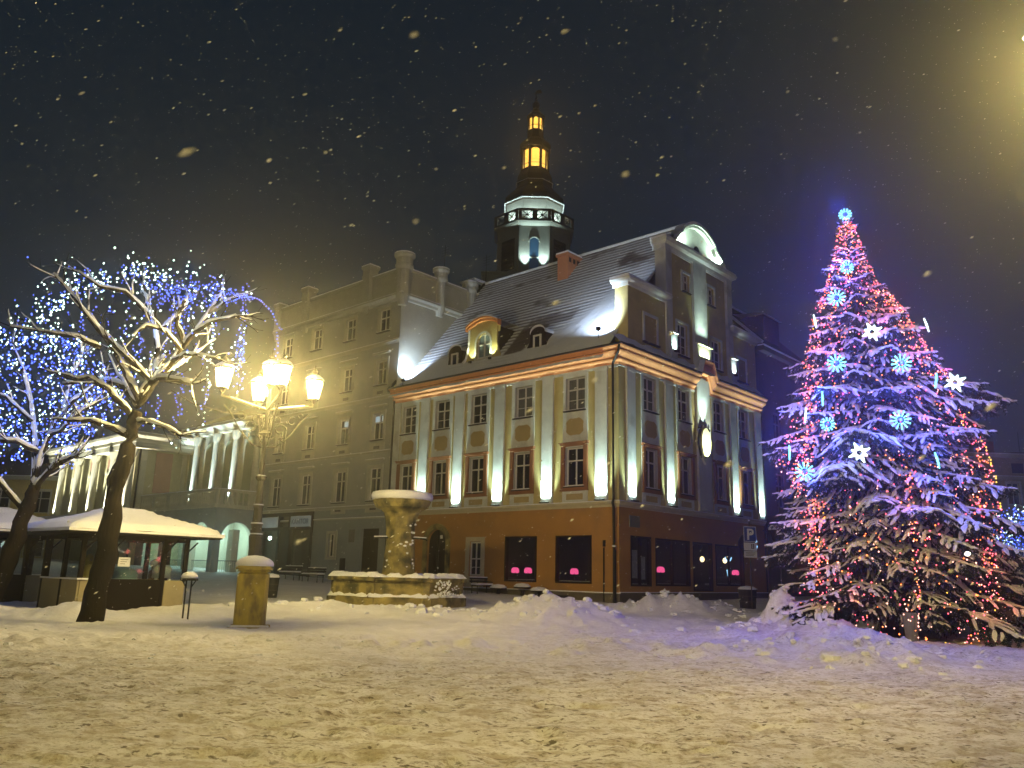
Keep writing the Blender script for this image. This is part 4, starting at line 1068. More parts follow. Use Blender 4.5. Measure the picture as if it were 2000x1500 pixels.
simple_house('yellow_house', 'bright yellow house with white window frames beside the portico', -50.0, 78, 8.6, 9, 9.3, 0, M_lemon, M_darkroof, 3.6, [2.0, 5.8], [6.2, 2.2], 1.9, 2.1)
simple_house('brown_house', 'dim brown town house beyond the two kiosks at far left', -68, 74, 17.5, 10, 10.5, .08, M_farwall, M_darkroof, 4, [2, 5.5, 9, 12.5, 15.8], [7, 2.8], 1.2, 2.0)
H5 = simple_house('beige_town_house', 'beige house behind the spruce with small attic windows', 41.5, 74.5, 26, 12, 13.2, .05, M_farwall, M_darkroof, 0, [1.6, 4.4, 7.4, 10.4], [8.9, 5.2], 1.2, 2.0)
q = MB(); q.box(0, 26, -.35, -.003, 11.2, 11.45, M_theatre2); q.box(0, 26, -.33, -.003, 11.45, 11.52, M_snowsoft); q.box(-.1, 26, -.3, -.003, 4.2, 4.4, M_theatre2)
for c in (5.0, 9, 13): q.box(c-.55, c+.55, -.02, -.003, 11.8, 12.7, M_pane)
part('string_course', q, None, H5)
q = MB(); q.box(1.3, 4.6, -.12, -.003, 1.0, 3.6, mat('shutter_grey', (.3, .31, .31), var=.1))
for k in range(6): q.box(1.3, 4.6, -.15, -.12, 1.2+.4*k, 1.24+.4*k, M_darkwall)
q.box(5.1, 7.5, -.1, -.003, .9, 3.4, M_darkwall); part('shutter', q, None, H5)
q = MB(); q.bbox(3.2, 5.0, 3, 4.2, 13.2, 15.2, .02, M_darkwall); q.tube([(6.8, 2, 13.2), (6.8, 2, 16)], .04, 4, M_dark); q.bbox(6.0, 9, 2, 4, 13.2, 14.1, .02, M_darkwall); part('chimney', q, None, H5)
# dark houses beyond the gable
x_, y__, _ = Wp(-.0, 15.95); 
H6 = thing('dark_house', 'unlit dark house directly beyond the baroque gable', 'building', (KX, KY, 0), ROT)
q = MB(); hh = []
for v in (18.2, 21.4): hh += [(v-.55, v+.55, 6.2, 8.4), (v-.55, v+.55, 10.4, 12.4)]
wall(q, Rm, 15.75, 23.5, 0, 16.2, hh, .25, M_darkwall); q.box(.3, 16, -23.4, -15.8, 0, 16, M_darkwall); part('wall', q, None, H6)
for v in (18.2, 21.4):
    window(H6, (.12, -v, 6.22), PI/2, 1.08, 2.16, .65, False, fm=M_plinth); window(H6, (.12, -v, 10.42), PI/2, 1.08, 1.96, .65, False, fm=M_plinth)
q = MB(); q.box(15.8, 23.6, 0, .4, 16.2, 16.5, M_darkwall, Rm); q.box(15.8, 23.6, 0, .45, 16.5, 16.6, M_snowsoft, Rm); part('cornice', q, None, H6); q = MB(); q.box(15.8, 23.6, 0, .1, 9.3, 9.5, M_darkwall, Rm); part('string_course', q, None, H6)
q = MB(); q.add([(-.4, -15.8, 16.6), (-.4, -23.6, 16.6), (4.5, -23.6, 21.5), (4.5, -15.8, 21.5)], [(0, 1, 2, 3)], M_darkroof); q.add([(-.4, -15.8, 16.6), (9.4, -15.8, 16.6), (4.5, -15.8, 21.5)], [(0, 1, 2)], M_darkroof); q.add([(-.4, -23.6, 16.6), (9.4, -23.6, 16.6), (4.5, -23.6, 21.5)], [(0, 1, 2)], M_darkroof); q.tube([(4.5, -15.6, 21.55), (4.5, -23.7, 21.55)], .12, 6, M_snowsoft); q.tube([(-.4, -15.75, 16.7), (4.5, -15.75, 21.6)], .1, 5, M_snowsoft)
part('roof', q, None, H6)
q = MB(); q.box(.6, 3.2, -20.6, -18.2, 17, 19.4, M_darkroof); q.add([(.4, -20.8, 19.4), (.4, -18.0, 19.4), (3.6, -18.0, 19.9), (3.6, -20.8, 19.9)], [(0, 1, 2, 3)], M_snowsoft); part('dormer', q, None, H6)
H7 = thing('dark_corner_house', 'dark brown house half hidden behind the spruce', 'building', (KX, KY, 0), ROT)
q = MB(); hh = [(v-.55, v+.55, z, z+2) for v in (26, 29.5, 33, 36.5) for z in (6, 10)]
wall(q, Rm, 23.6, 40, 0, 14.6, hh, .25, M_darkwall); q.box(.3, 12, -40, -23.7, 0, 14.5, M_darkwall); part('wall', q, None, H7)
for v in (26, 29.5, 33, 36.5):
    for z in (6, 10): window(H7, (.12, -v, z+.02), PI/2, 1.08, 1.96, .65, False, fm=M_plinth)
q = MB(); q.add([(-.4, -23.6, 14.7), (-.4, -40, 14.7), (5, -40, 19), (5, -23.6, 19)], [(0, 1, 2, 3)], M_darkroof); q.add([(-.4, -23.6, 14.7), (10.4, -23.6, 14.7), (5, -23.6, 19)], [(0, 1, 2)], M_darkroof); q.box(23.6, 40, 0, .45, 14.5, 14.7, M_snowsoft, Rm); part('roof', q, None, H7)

# ================================================================== TOWER
T = thing('town_hall_tower', 'octagonal town hall tower with lit lantern cupolas and gallery', 'tower', (2.05, 88, 0), 0)
r8 = PI/8
def oct_(prof, m, name, parent=T, smooth=False):
    q = MB(); q.lathe([(r/math.cos(r8), z) for r, z in prof], 8, (0, 0, 0), m, r8); return part(name, q, None, parent, smooth)
q = MB(); q.box(-5.5, 5.5, -4.3, 5, 0, 33.2, M_tower); q.box(-5.7, 5.7, -4.5, 5.2, 33.2, 33.5, M_tower); part('base', q, None, T)
oct_([(4.0, 33.4), (4.0, 39.2)], M_tower, 'shaft')
for k in range(8):
    a = k*PI/4-PI/2
    if math.sin(a) > .3: continue
    q = MB(); f = lambda x, o, z, a=a: ((4.0+o)*math.cos(a)-x*math.sin(a), (4.0+o)*math.sin(a)+x*math.cos(a), z)
    if k == 0:
        pts = [(-.5, 33.7), (.5, 33.7), (.5, 37.2)]+[(.5*math.cos(PI*j/8), 37.2+.5*math.sin(PI*j/8)) for j in range(9)]+[(-.5, 37.2)]
        q.prism(pts, .01, .06, mat('tower_window_blue', (.03, .07, .13), rough=.2, var=.1, emit=(.05, .12, .24), es=.15), f)
        o = part('window', q, None, T); s = MB(); s.box(-.5, .5, .06, .1, 35.3, 35.42, M_frame, f); 
        for j in range(9):
            a0, a1 = PI*j/9, PI*(j+1)/9
            s.prism([(.5*math.cos(a0), 37.2+.5*math.sin(a0)), (.5*math.cos(a1), 37.2+.5*math.sin(a1)), (.62*math.cos(a1), 37.2+.62*math.sin(a1)), (.62*math.cos(a0), 37.2+.62*math.sin(a0))], .01, .12, M_tower, f)
        link('frame', s.mesh('frame'), o)
    else:
        q.box(-1.0, 1.0, .01, .05, 34.2, 37.8, M_dark, f); part('window', q, None, T)
        q = MB(); 
        for j in range(7): q.box(-.95, .95, .05, .14, 34.4+.5*j, 34.52+.5*j, M_brown, f)
        part('louvre', q, None, T)
    for x0 in (-1.66, 1.5): q = MB(); q.box(x0, x0+.16, .005, .07, 33.5, 39.2, M_tower, f); part('corner_strip', q, None, T)
for x in (-1.0, 1.0): lamp('SPOT', (x, -4.5, 33.9), 2200, COOL, T, .1, (0, .09, 1), 60, .7)
oct_([(4.0, 39.1), (4.35, 39.3), (4.5, 39.5), (4.5, 39.62)], M_tower, 'gallery_floor')
for k in range(8):
    a = k*PI/4-PI/2
    if math.sin(a) > .3: continue
    f = lambda x, o, z, a=a: ((4.42+o)*math.cos(a)-x*math.sin(a), (4.42+o)*math.sin(a)+x*math.cos(a), z)
    q = MB(); q.box(-1.8, 1.8, -.08, .08, 39.62, 39.75, M_copper, f); q.box(-1.8, 1.8, -.1, .1, 40.72, 40.95, M_copper, f)
    for x in (-1.8, -.28, .28, 1.42): q.box(x, x+(.38 if abs(x) > 1 else .02), -.06, .06, 39.75, 40.72, M_copper, f)
    q.box(-.28, .28, -.06, .06, 39.75, 40.72, M_copper, f)
    for c in (-.85, .85):
        for s1 in (-1, 1): q.tube([f(c-.55*s1, 0, 39.75), f(c+.55*s1, 0, 40.72)], .05, 4, M_copper)
        q.tube([f(c, 0, 39.75), f(c, 0, 40.72)], .035, 4, M_copper); q.tube([f(c-.55, 0, 40.23), f(c+.55, 0, 40.23)], .035, 4, M_copper)
    part('gallery_railing', q, None, T)
oct_([(3.15, 39.6), (3.15, 42.7)], mat('tower_drum_white', (.5, .5, .46), var=.1), 'drum')
for k in (-2, -1, 0, 1, 2):
    a = k*PI/4-PI/2
    lamp('SPOT', (3.95*math.cos(a), 3.95*math.sin(a), 39.75), 900, (.75, 1, .92), T, .1, (-.12*math.cos(a), -.12*math.sin(a), 1), 120, .8)
oct_([(3.3, 42.7), (3.35, 42.9), (3.3, 43.6), (3.0, 44.0), (2.2, 44.9), (1.95, 45.4), (1.95, 45.7), (2.05, 45.8), (1.95, 46.6), (1.7, 47.2), (1.65, 47.4)], M_copper, 'lower_roof')
q = MB(); q.lathe([(3.38/math.cos(r8), 42.82), (3.42/math.cos(r8), 42.9), (3.3/math.cos(r8), 42.95)], 8, (0, 0, 0), M_snowsoft, r8); q.lathe([(2.1, 45.75), (2.3, 45.8), (2.15, 45.86)], 8, (0, 0, 0), M_snowsoft, r8); part('snow_edge', q, None, T)
def lantern_(z0, z1, r, nm):
    q = MB()
    for k in range(8):
        a = r8+k*PI/4; q.tube([(r*math.cos(a), r*math.sin(a), z0), (r*math.cos(a), r*math.sin(a), z1)], .13*r/1.6+.03, 6, M_copper)
    q.lathe([(r*1.02, z0), (r*1.02, z0+.25)], 8, (0, 0, 0), M_copper, r8)
    for k in range(8):
        a0, a1 = r8+k*PI/4, r8+(k+1)*PI/4
        A, B_ = Vector((r*math.cos(a0), r*math.sin(a0), 0)), Vector((r*math.cos(a1), r*math.sin(a1), 0))
        q.tube([tuple(A+Vector((0, 0, z0+.75))), tuple(B_+Vector((0, 0, z0+.75)))], .03, 4, M_copper)
        n = 6
        for j in range(n):
            t0, t1 = j/n, (j+1)/n
            e = lambda t: z1-.1-.45*(1-math.sin(PI*t))
            P0, P1_ = A.lerp(B_, t0), A.lerp(B_, t1)
            q.add([(P0.x, P0.y, e(t0)), (P1_.x, P1_.y, e(t1)), (P1_.x, P1_.y, z1+.1), (P0.x, P0.y, z1+.1)], [(0, 1, 2, 3)], M_copper)
    o = part('lantern', q, None, T)
    s = MB(); s.lathe([(r*.78, z0+.1), (r*.78, z1-.05)], 8, (0, 0, 0), M_warm, r8); link('lit_core', s.mesh('lit_core'), o)
    lamp('POINT', (0, 0, (z0+z1)/2-.2), 260*r/1.6, (1, .62, .15), T, .3)
lantern_(47.4, 50.2, 1.62, 'a'); oct_([(1.75, 50.2), (1.8, 50.4), (1.8, 50.7), (1.5, 51.2), (1.0, 51.7), (.9, 52.1), (.9, 52.6)], M_copper, 'upper_roof')
lantern_(52.6, 54.5, .92, 'b'); oct_([(1.0, 54.5), (1.08, 54.65), (.95, 54.9), (.45, 55.4), (.3, 55.9), (.42, 56.2), (.42, 56.5), (.2, 56.8), (.08, 57.0), (.05, 58.3)], M_copper, 'cupola')
q = MB(); q.tube([(-.35, 0, 57.9), (.5, 0, 58.0)], .06, 5, M_copper); q.prism([(-.1, 58.0), (.75, 58.05), (.5, 58.45), (.1, 58.3)], -.03, .03, M_copper); q.blob((0, 0, 57.3), (.16, .16, .16), M_copper); part('weather_vane', q, None, T)
# ================================================================== FOUNTAIN
FX, FY = -4.55, 35.2; fz = gz(FX, FY-2.5)-.1
FT = thing('stone_fountain', 'old octagonal stone fountain with snow capped bowl on a thick column', 'fountain', (FX, FY, fz), math.radians(8))
R8 = 2.60
def octring(mb, prof, m, parent, name, R):
    pass
for k in range(8):
    a = k*PI/4-PI/2; f = lambda x, o, z, a=a: ((o)*math.cos(a)-x*math.sin(a), (o)*math.sin(a)+x*math.cos(a), z)
    hw_ = R8*math.tan(PI/8)
    q = MB()
    def seg(o0, o1, z0, z1, w=hw_-.16, bow=.0, m=M_stone):
        n = 8
        for j in range(n):
            x0, x1 = -w+2*w*j/n, -w+2*w*(j+1)/n
            b0, b1 = bow*(1-(x0/w)**2), bow*(1-(x1/w)**2)
            vs = [(x0, o0, z0), (x1, o0, z0), (x1, o1+b1, z0), (x0, o1+b0, z0), (x0, o0, z1), (x1, o0, z1), (x1, o1+b1, z1), (x0, o1+b0, z1)]
            q.add(vs, [(0, 1, 2, 3), (4, 5, 6, 7), (2, 3, 7, 6), (0, 1, 5, 4)], m, f)
    seg(R8-.35, R8+.12, 0, .52, bow=.10); seg(R8-.35, R8-.03, .52, 1.08, bow=.08); seg(R8-.4, R8+.05, 1.08, 1.14, bow=.09); seg(R8-.42, R8+.12, 1.14, 1.26, bow=.1)
    part('basin_panel', q, None, FT)
    q = MB(); rs = random.Random(k)
    n = 14
    for j in range(n):
        x0, x1 = -hw_-.05+2*(hw_+.05)*j/n, -hw_-.05+2*(hw_+.05)*(j+1)/n
        h0, h1 = [.13+.05*math.sin(k*5+jj*1.3)+.03*math.sin(jj*2.9+k) for jj in (j, j+1)]
        q.add([f(x0, R8-.45, 1.26), f(x1, R8-.45, 1.26), f(x1, R8-.36, 1.26+h1), f(x0, R8-.36, 1.26+h0)], [(0, 1, 2, 3)]); q.add([f(x0, R8-.36, 1.26+h0), f(x1, R8-.36, 1.26+h1), f(x1, R8+.06, 1.24+h1), f(x0, R8+.06, 1.24+h0)], [(0, 1, 2, 3)])
        q.add([f(x0, R8+.06, 1.24+h0), f(x1, R8+.06, 1.24+h1), f(x1, R8+.2, 1.25), f(x0, R8+.2, 1.25)], [(0, 1, 2, 3)])
        g0, g1 = [.06+.025*math.sin(k*3+jj*1.7) for jj in (j, j+1)]
        q.add([f(x0, R8-.0, .56+g0*1.4), f(x1, R8-.0, .56+g1*1.4), f(x1, R8+.19, .50), f(x0, R8+.19, .50)], [(0, 1, 2, 3)]); 
        q.add([f(x0, R8-.03, .52), f(x1, R8-.03, .52), f(x1, R8-.0, .56+g1*1.4), f(x0, R8-.0, .56+g0*1.4)], [(0, 1, 2, 3)])
    part('snow_cap', q, M_snow, FT)
    a2 = a+PI/8; f2 = lambda x, o, z, a=a2: ((o)*math.cos(a)-x*math.sin(a), (o)*math.sin(a)+x*math.cos(a), z); Rc = R8/math.cos(PI/8)
    q = MB(); q.bbox(-.2, .2, Rc-.5, Rc+.14, 0, .5, .03, M_stone, f2); q.bbox(-.17, .17, Rc-.5, Rc+.0, .5, 1.1, .03, M_stone, f2); q.box(-.21, .21, Rc-.5, Rc+.13, 1.1, 1.25, M_stone, f2); part('basin_pier', q, None, FT)
q = MB(); q.lathe([(2.3, .9), (2.1, 1.0), (.8, 1.08), (.6, 1.1)], 24, (0, 0, 0), M_snowsoft); part('basin_snow', q, None, FT, True)
rs = random.Random(4)
q = MB(); q.lathe([(.78, .3), (.78, 1.2), (.69, 1.35), (.67, 1.6), (.60, 2.6), (.61, 3.3), (.68, 3.7), (.74, 3.82), (.76, 3.9), (.84, 3.98)], 16, (0, 0, 0), M_stone, PI/8, jit=.025, rnd=rs); part('column', q, None, FT)
q = MB()
for k in range(22): a = rs.uniform(-2.6, -.3); z = rs.uniform(1.6, 3.5); q.blob((.62*math.cos(a), .62*math.sin(a), z), (.07, .05, .045), M_snow, 6, 4, k, .3)
part('snow_patches', q, None, FT)['kind'] = 'stuff'
q = MB(); q.lathe([(.78, 3.95), (.88, 4.02), (1.1, 4.12), (1.2, 4.3), (1.23, 4.42), (1.2, 4.5)], 16, (0, 0, 0), M_stone, PI/8); part('bowl', q, None, FT)
q = MB(); q.lathe([(1.2, 4.42), (1.29, 4.46), (1.31, 4.62), (1.26, 4.74), (1.05, 4.79), (.3, 4.8)], 24, (0, 0, 0), M_snowsoft, 0, jit=.012, rnd=rs); part('snow_cap', q, None, FT, True)
for s1 in (-1, 1):
    q = MB(); q.tube([(s1*.5, -.35, 2.85), (s1*1.05, -.45, 2.83), (s1*1.1, -.45, 2.76)], .035, 6, M_dark); o = part('spout', q, None, FT)
    s = MB(); s.tube([(s1*.55, -.35, 2.9), (s1*1.08, -.45, 2.88)], .035, 5, M_snow, None, .7); link('snow', s.mesh('snow'), o)
q = MB()
for k in range(110): q.blob((rs.gauss(1.45, .24), -2.56+rs.gauss(0, .03), .55+.6*rs.random()**1.5), (rs.uniform(.015, .05), .05, rs.uniform(.015, .05)), M_snow, 6, 4, k, .35)
part('snow_splatter', q, None, FT, rot=math.radians(8))['kind'] = 'stuff'

# ================================================================== PEDESTAL
PX, PY = -6.93, 23.1
PT = thing('stone_pedestal', 'yellowish stone pillar with snow cap directly before the tall lamp', 'pedestal', (PX, PY, gz(PX, PY)-.02), math.radians(12))
q = MB(); q.bbox(-.52, .52, -.42, .42, 0, .1, .02, M_ped); q.bbox(-.40, .40, -.34, .34, .1, 1.5, .06, M_ped); q.bbox(-.43, .43, -.37, .37, 1.5, 1.56, .05, M_ped); q.bbox(-.46, .46, -.4, .4, 1.56, 1.66, .05, M_ped)
part('shaft', q, None, PT)
q = MB(); ring = 20
prof = [(.49, 0), (.5, .05), (.47, .13), (.38, .2), (.2, .27), (.03, .29)]
q.lathe(prof, 20, (0, 0, 1.66), M_snowsoft, 0, lambda x, y, z: (x*1.02*(1+.12*math.cos(4*math.atan2(y, x))**2*0), y*.9, z)); part('snow_cap', q, None, PT, True)
q = MB(); 
for k in range(26): q.blob((-.5+k*.04, -.44+.01*math.sin(k), .1), (.045, .05, .03), M_snow, 6, 4, k, .2)
part('snow_edge', q, None, PT)

# ================================================================== STREET LAMPS
def scroll(mb, a, m):
    ca, sa = math.cos(a), math.sin(a)
    def f(r, z): return (r*ca, r*sa, z)
    mb.tube([f(.08, 5.0), f(.35, 5.05), f(.75, 5.45), f(1.0, 5.85), f(1.25, 6.12)], .022, 5, m)
    for (c, cz, r, t0, t1) in ((.42, 5.55, .2, 0, 5.2), (.75, 5.85, .15, 1, 6.2), (.3, 5.85, .13, -1, 4), (.98, 6.05, .09, 0, 5), (.55, 5.28, .1, 2, 7)):
        n = 12; mb.tube([f(c+r*(1-.55*k/n)*math.cos(t0+(t1-t0)*k/n), cz+r*(1-.55*k/n)*math.sin(t0+(t1-t0)*k/n)) for k in range(n+1)], .017, 4, m)
def lantern_mesh():
    q = MB(); g = MB(); s = MB(); n = 6
    for k in range(n):
        a = 2*PI*k/n+PI/6; q.tube([(.16*math.cos(a), .16*math.sin(a), .05), (.275*math.cos(a), .275*math.sin(a), .60)], .012, 4, M_iron)
    q.lathe([(.05, -.1), (.1, -.02), (.17, .02), (.17, .055)], n, (0, 0, 0), M_iron, PI/6)
    q.lathe([(.29, .60), (.31, .63), (.22, .72), (.09, .80), (.07, .88), (.1, .9), (.02, 1.0), (.01, 1.12)], n, (0, 0, 0), M_iron, PI/6)
    g.lathe([(.145, .06), (.255, .595)], n, (0, 0, 0), M_lant, PI/6)
    s.lathe([(.3, .645), (.24, .73), (.11, .815)], 10, (0, 0, 0), M_snowsoft)
    return q.mesh('lantern'), g.mesh('glass'), s.mesh('snow_cap')
LMESH = lantern_mesh()
ARMS = [30, -60, 210, 120]
def street_lamp(x, y_, label, power=300, rot=0, seen=True):
    t = thing('street_lamp', label, 'street lamp', (x, y_, gz(x, y_)), rot, 'five armed cast iron street lamps')
    q = MB(); q.lathe([(.34, 0), (.34, .3), (.24, .4), (.22, 1.2), (.27, 1.25), (.2, 1.35), (.17, 2.05), (.2, 2.4), (.17, 2.45), (.155, 2.7), (.18, 2.75), (.14, 2.8), (.13, 3.2), (.16, 3.28), (.11, 3.35), (.095, 4.0), (.15, 4.05), (.17, 4.12), (.08, 4.2), (.07, 5.0), (.065, 5.4)], 10, (0, 0, 0), M_iron)
    q.tube([(0, 0, 5.4), (0, 0, 6.75)], .06, 8, M_iron); q.lathe([(.16, 5.35), (.2, 5.4), (.1, 5.5)], 10, (0, 0, 0), M_iron)
    for a in (.6, 2.2, 3.7, 5.3): q.tube([(.05*math.cos(a), .05*math.sin(a), 5.32), (.18*math.cos(a), .18*math.sin(a), 5.26), (.27*math.cos(a), .27*math.sin(a), 5.36)], .018, 4, M_iron)
    part('pole', q, None, t)
    s = MB()
    for r, z in ((.19, 2.46), (.18, 2.76), (.15, 3.29), (.14, 4.13), (.26, 1.26)): s.lathe([(r, z), (r+.005, z+.03), (r*.6, z+.055)], 10, (0, 0, 0), M_snow)
    part('snow_ring', s, None, t)
    for a in ARMS:
        q = MB(); ca, sa = math.cos(math.radians(a)), math.sin(math.radians(a))
        q.tube([(0, 0, 6.12), (.5*ca, .5*sa, 6.2), (1.0*ca, 1.0*sa, 6.32), (1.35*ca, 1.35*sa, 6.4), (1.35*ca, 1.35*sa, 6.5)], .035, 6, M_iron)
        scroll(q, math.radians(a), M_iron); o = part('arm', q, None, t)
        s = MB(); s.tube([(.15*ca, .15*sa, 6.18), (.55*ca, .55*sa, 6.26), (1.1*ca, 1.1*sa, 6.39)], [.03, .045, .03], 5, M_snow, None, .6); link('snow', s.mesh('snow'), o)
    pos = [(1.35*math.cos(math.radians(a)), 1.35*math.sin(math.radians(a)), 6.58) for a in ARMS]+[(0, 0, 6.85)]
    for p in pos:
        o = link('lantern', LMESH[0], t, p); link('glass', LMESH[1], o); link('snow_cap', LMESH[2], o)
        lamp('POINT', (p[0], p[1], p[2]+.32), power, SODIUM, t, .12)
    return t
street_lamp(-7.28, 24.1, 'five lantern cast iron street lamp rising behind the stone pedestal', 780)
street_lamp(6.88, 7.4, 'five lantern cast iron street lamp close by at far right', 720, math.radians(-30))
street_lamp(-5.5, -3.0, 'five lantern cast iron street lamp behind the viewer to the left', 660)
street_lamp(9.5, -6.5, 'five lantern cast iron street lamp behind the viewer to the right', 60)

# ================================================================== BARE TREES WITH LIGHT STRINGS
def snow_on(mb, pts, rs, seed, w=1.0):
    rnd = random.Random(seed); P_ = []; R_ = []
    pts = [Vector(p) for p in pts]
    for i in range(len(pts)-1):
        n = max(2, int((pts[i+1]-pts[i]).length/.18))
        for k in range(n):
            t = k/n; p = pts[i].lerp(pts[i+1], t); r = rs[i]*(1-t)+rs[i+1]*t
            P_.append(p+Vector((0, 0, r*.75+.02))); R_.append((r*.8+.022)*w*rnd.uniform(.65, 1.2))
    if len(P_) > 2:
        R_[0] *= .4; R_[-1] *= .4; mb.tube(P_, R_, 6, M_snow, None, .8)
def build_tree(name, label, base, branches, twig_seed, ntwig, trunk_r, parent_z=0, twlen=(.5, 1.1)):
    """branches: list of (pts, r0, r1) in world coordinates; first one is the trunk"""
    t = thing(name, label, 'tree', base, 0)
    B = Vector(base); rnd = random.Random(twig_seed); ends = []
    q = MB(); s = MB()
    for bi, (pts, r0, r1) in enumerate(branches):
        P_ = [Vector(p)-B for p in pts]; D_ = []
        for i in range(len(P_)-1):
            n = 4
            for k in range(n):
                D_.append(P_[i].lerp(P_[i+1], k/n)+Vector([rnd.uniform(-1, 1)*r1*.35 for _ in range(3)])*(0 if (i == 0 and k == 0) else 1))
        D_.append(P_[-1]); m = len(D_)
        rs = [(r0+(r1-r0)*i/(m-1))*rnd.uniform(.88, 1.14)*(1 if bi == 0 else .68) for i in range(m)]
        if bi == 0:
            rs[0] *= 1.2; q.tube(D_, rs, 12, M_bark); part('trunk', q, None, t, True)
        else:
            w = MB(); w.tube(D_, rs, 8, M_bark); part('branch', w, None, t, True)
            sn = MB(); snow_on(sn, D_[::2]+[D_[-1]], rs[::2]+[rs[-1]], bi, 1.15); o = part('snow', sn, None, t, True)
            ends += [(D_[-1], (D_[-1]-D_[-3]).normalized(), r1)]+[(D_[j], (D_[j]-D_[j-1]).normalized(), r1*.8) for j in range(3, m-1, 2)]
    tw = MB(); sn = MB(); tips = []
    for k in range(ntwig):
        p, d, r = rnd.choice(ends)
        dd = (d*1.0+Vector([rnd.uniform(-1, 1) for _ in range(3)])*.9+Vector((0, 0, .25))).normalized()
        L_ = rnd.uniform(*twlen); pts = [p]
        for j in range(4):
            pts.append(pts[-1]+dd*L_/4); dd = (dd+Vector([rnd.uniform(-1, 1) for _ in range(3)])*.28+Vector((0, 0, .05))).normalized()
        r0 = min(.035, max(.012, r*.4)); rr = [r0*(1-.17*j) for j in range(5)]
        tw.tube(pts, rr, 4, M_bark); tips += pts[2:]
        if rnd.random() < .6: snow_on(sn, pts, rr, k, .8)
        for j in (2, 3):
            d2 = (dd+Vector([rnd.uniform(-1, 1) for _ in range(3)])*1.1).normalized(); l2 = L_*.4
            tw.tube([pts[j], pts[j]+d2*l2*.5, pts[j]+d2*l2+Vector((0, 0, .03))], [rr[j]*.7, rr[j]*.5, .006], 3, M_bark); tips.append(pts[j]+d2*l2)
    o = part('twigs', tw, None, t); o['kind'] = 'stuff'; o = part('twig_snow', sn, None, t); o['kind'] = 'stuff'
    return t, [p+B for p in tips], [e[0]+B for e in ends]
Y0 = 23.6
# branch centre lines measured as x, z at the tree's distance, with a depth offset
T1B = [
 ([(-11.5, Y0, -.1), (-11.28, Y0, 1.9), (-11.22, Y0, 3.9), (-11.05, Y0, 5.3), (-10.93, Y0, 6.0)], .30, .17),
 ([(-11.05, Y0, 5.25), (-11.62, Y0-.3, 5.5), (-12.0, Y0-.5, 5.62), (-12.55, Y0-.7, 5.55)], .12, .07),
 ([(-10.95, Y0, 5.7), (-10.3, Y0-.4, 5.6), (-9.75, Y0-.6, 5.42), (-9.3, Y0-.7, 5.2)], .10, .05),
 ([(-11.0, Y0, 5.75), (-11.2, Y0-.3, 6.1), (-11.55, Y0-.6, 6.45), (-11.95, Y0-.8, 6.75), (-12.4, Y0-.9, 6.7)], .13, .09),
 ([(-10.93, Y0, 6.15), (-11.5, Y0+.3, 6.75), (-12.1, Y0+.5, 7.0), (-12.8, Y0+.7, 7.05), (-13.7, Y0+.9, 6.95)], .15, .07),
 ([(-10.9, Y0, 6.3), (-11.3, Y0-.2, 7.1), (-11.75, Y0-.4, 7.85), (-12.2, Y0-.6, 8.4), (-12.6, Y0-.8, 8.9), (-13.0, Y0-.9, 9.4), (-13.4, Y0-1, 9.8)], .14, .04),
 ([(-10.9, Y0, 6.4), (-10.7, Y0, 6.95), (-11.3, Y0-.3, 7.55), (-11.95, Y0-.5, 8.15), (-12.45, Y0-.6, 8.75)], .14, .08),
 ([(-10.9, Y0, 6.2), (-10.55, Y0+.1, 6.95), (-10.2, Y0+.2, 7.5), (-9.95, Y0+.3, 8.1), (-9.55, Y0+.4, 8.75), (-9.2, Y0+.5, 9.5), (-9.0, Y0+.6, 10.0)], .16, .05),
 ([(-9.95, Y0+.3, 8.05), (-9.5, Y0-.1, 8.4), (-8.9, Y0-.3, 8.7), (-8.2, Y0-.4, 8.85)], .11, .06),
 ([(-10.15, Y0+.2, 7.6), (-9.5, Y0-.5, 7.62), (-8.9, Y0-.9, 7.5), (-8.3, Y0-1.1, 7.35)], .09, .04),
 ([(-10.65, Y0, 6.85), (-10.2, Y0-.5, 6.85), (-9.7, Y0-.8, 6.8), (-9.05, Y0-1, 6.65)], .13, .09),
 ([(-10.55, Y0, 6.9), (-10.6, Y0+.2, 7.3), (-10.52, Y0+.4, 7.75)], .11, .08),
 ([(-10.6, Y0+.1, 6.95), (-10.7, Y0+.3, 8.0), (-10.9, Y0+.4, 8.6), (-11.2, Y0+.5, 9.2), (-11.4, Y0+.6, 9.7), (-11.6, Y0+.7, 10.0)], .12, .05),
 ([(-11.05, Y0+.4, 9.0), (-11.6, Y0-.3, 9.55), (-12.2, Y0-.6, 9.6), (-12.8, Y0-.8, 9.95)], .09, .04),
 ([(-9.9, Y0+.3, 8.1), (-10.0, Y0-.2, 8.6), (-9.95, Y0-.3, 9.0), (-9.75, Y0-.4, 9.3)], .10, .07),
 ([(-9.95, Y0+.3, 7.9), (-10.3, Y0-.2, 8.4), (-10.8, Y0-.4, 8.5), (-11.1, Y0-.5, 8.1)], .08, .05),
 ([(-12.0, Y0-.5, 7.75), (-12.5, Y0-.9, 7.95), (-13.2, Y0-1.1, 8.0), (-14.2, Y0-1.3, 8.1)], .10, .04),
 ([(-10.6, Y0+.2, 8.6), (-10.2, Y0+.8, 9.5), (-10.35, Y0+1.1, 10.0)], .06, .03),
 ([(-9.3, Y0+.5, 9.2), (-8.8, Y0+.4, 9.6), (-8.4, Y0+.3, 9.7)], .06, .03),
 ([(-11.5, Y0+.3, 6.8), (-12.3, Y0+1.3, 7.4), (-13.0, Y0+2, 8.2)], .08, .03),
 ([(-10.9, Y0+.3, 6.9), (-10.4, Y0+1.6, 7.9), (-9.8, Y0+2.4, 8.9)], .09, .03)]
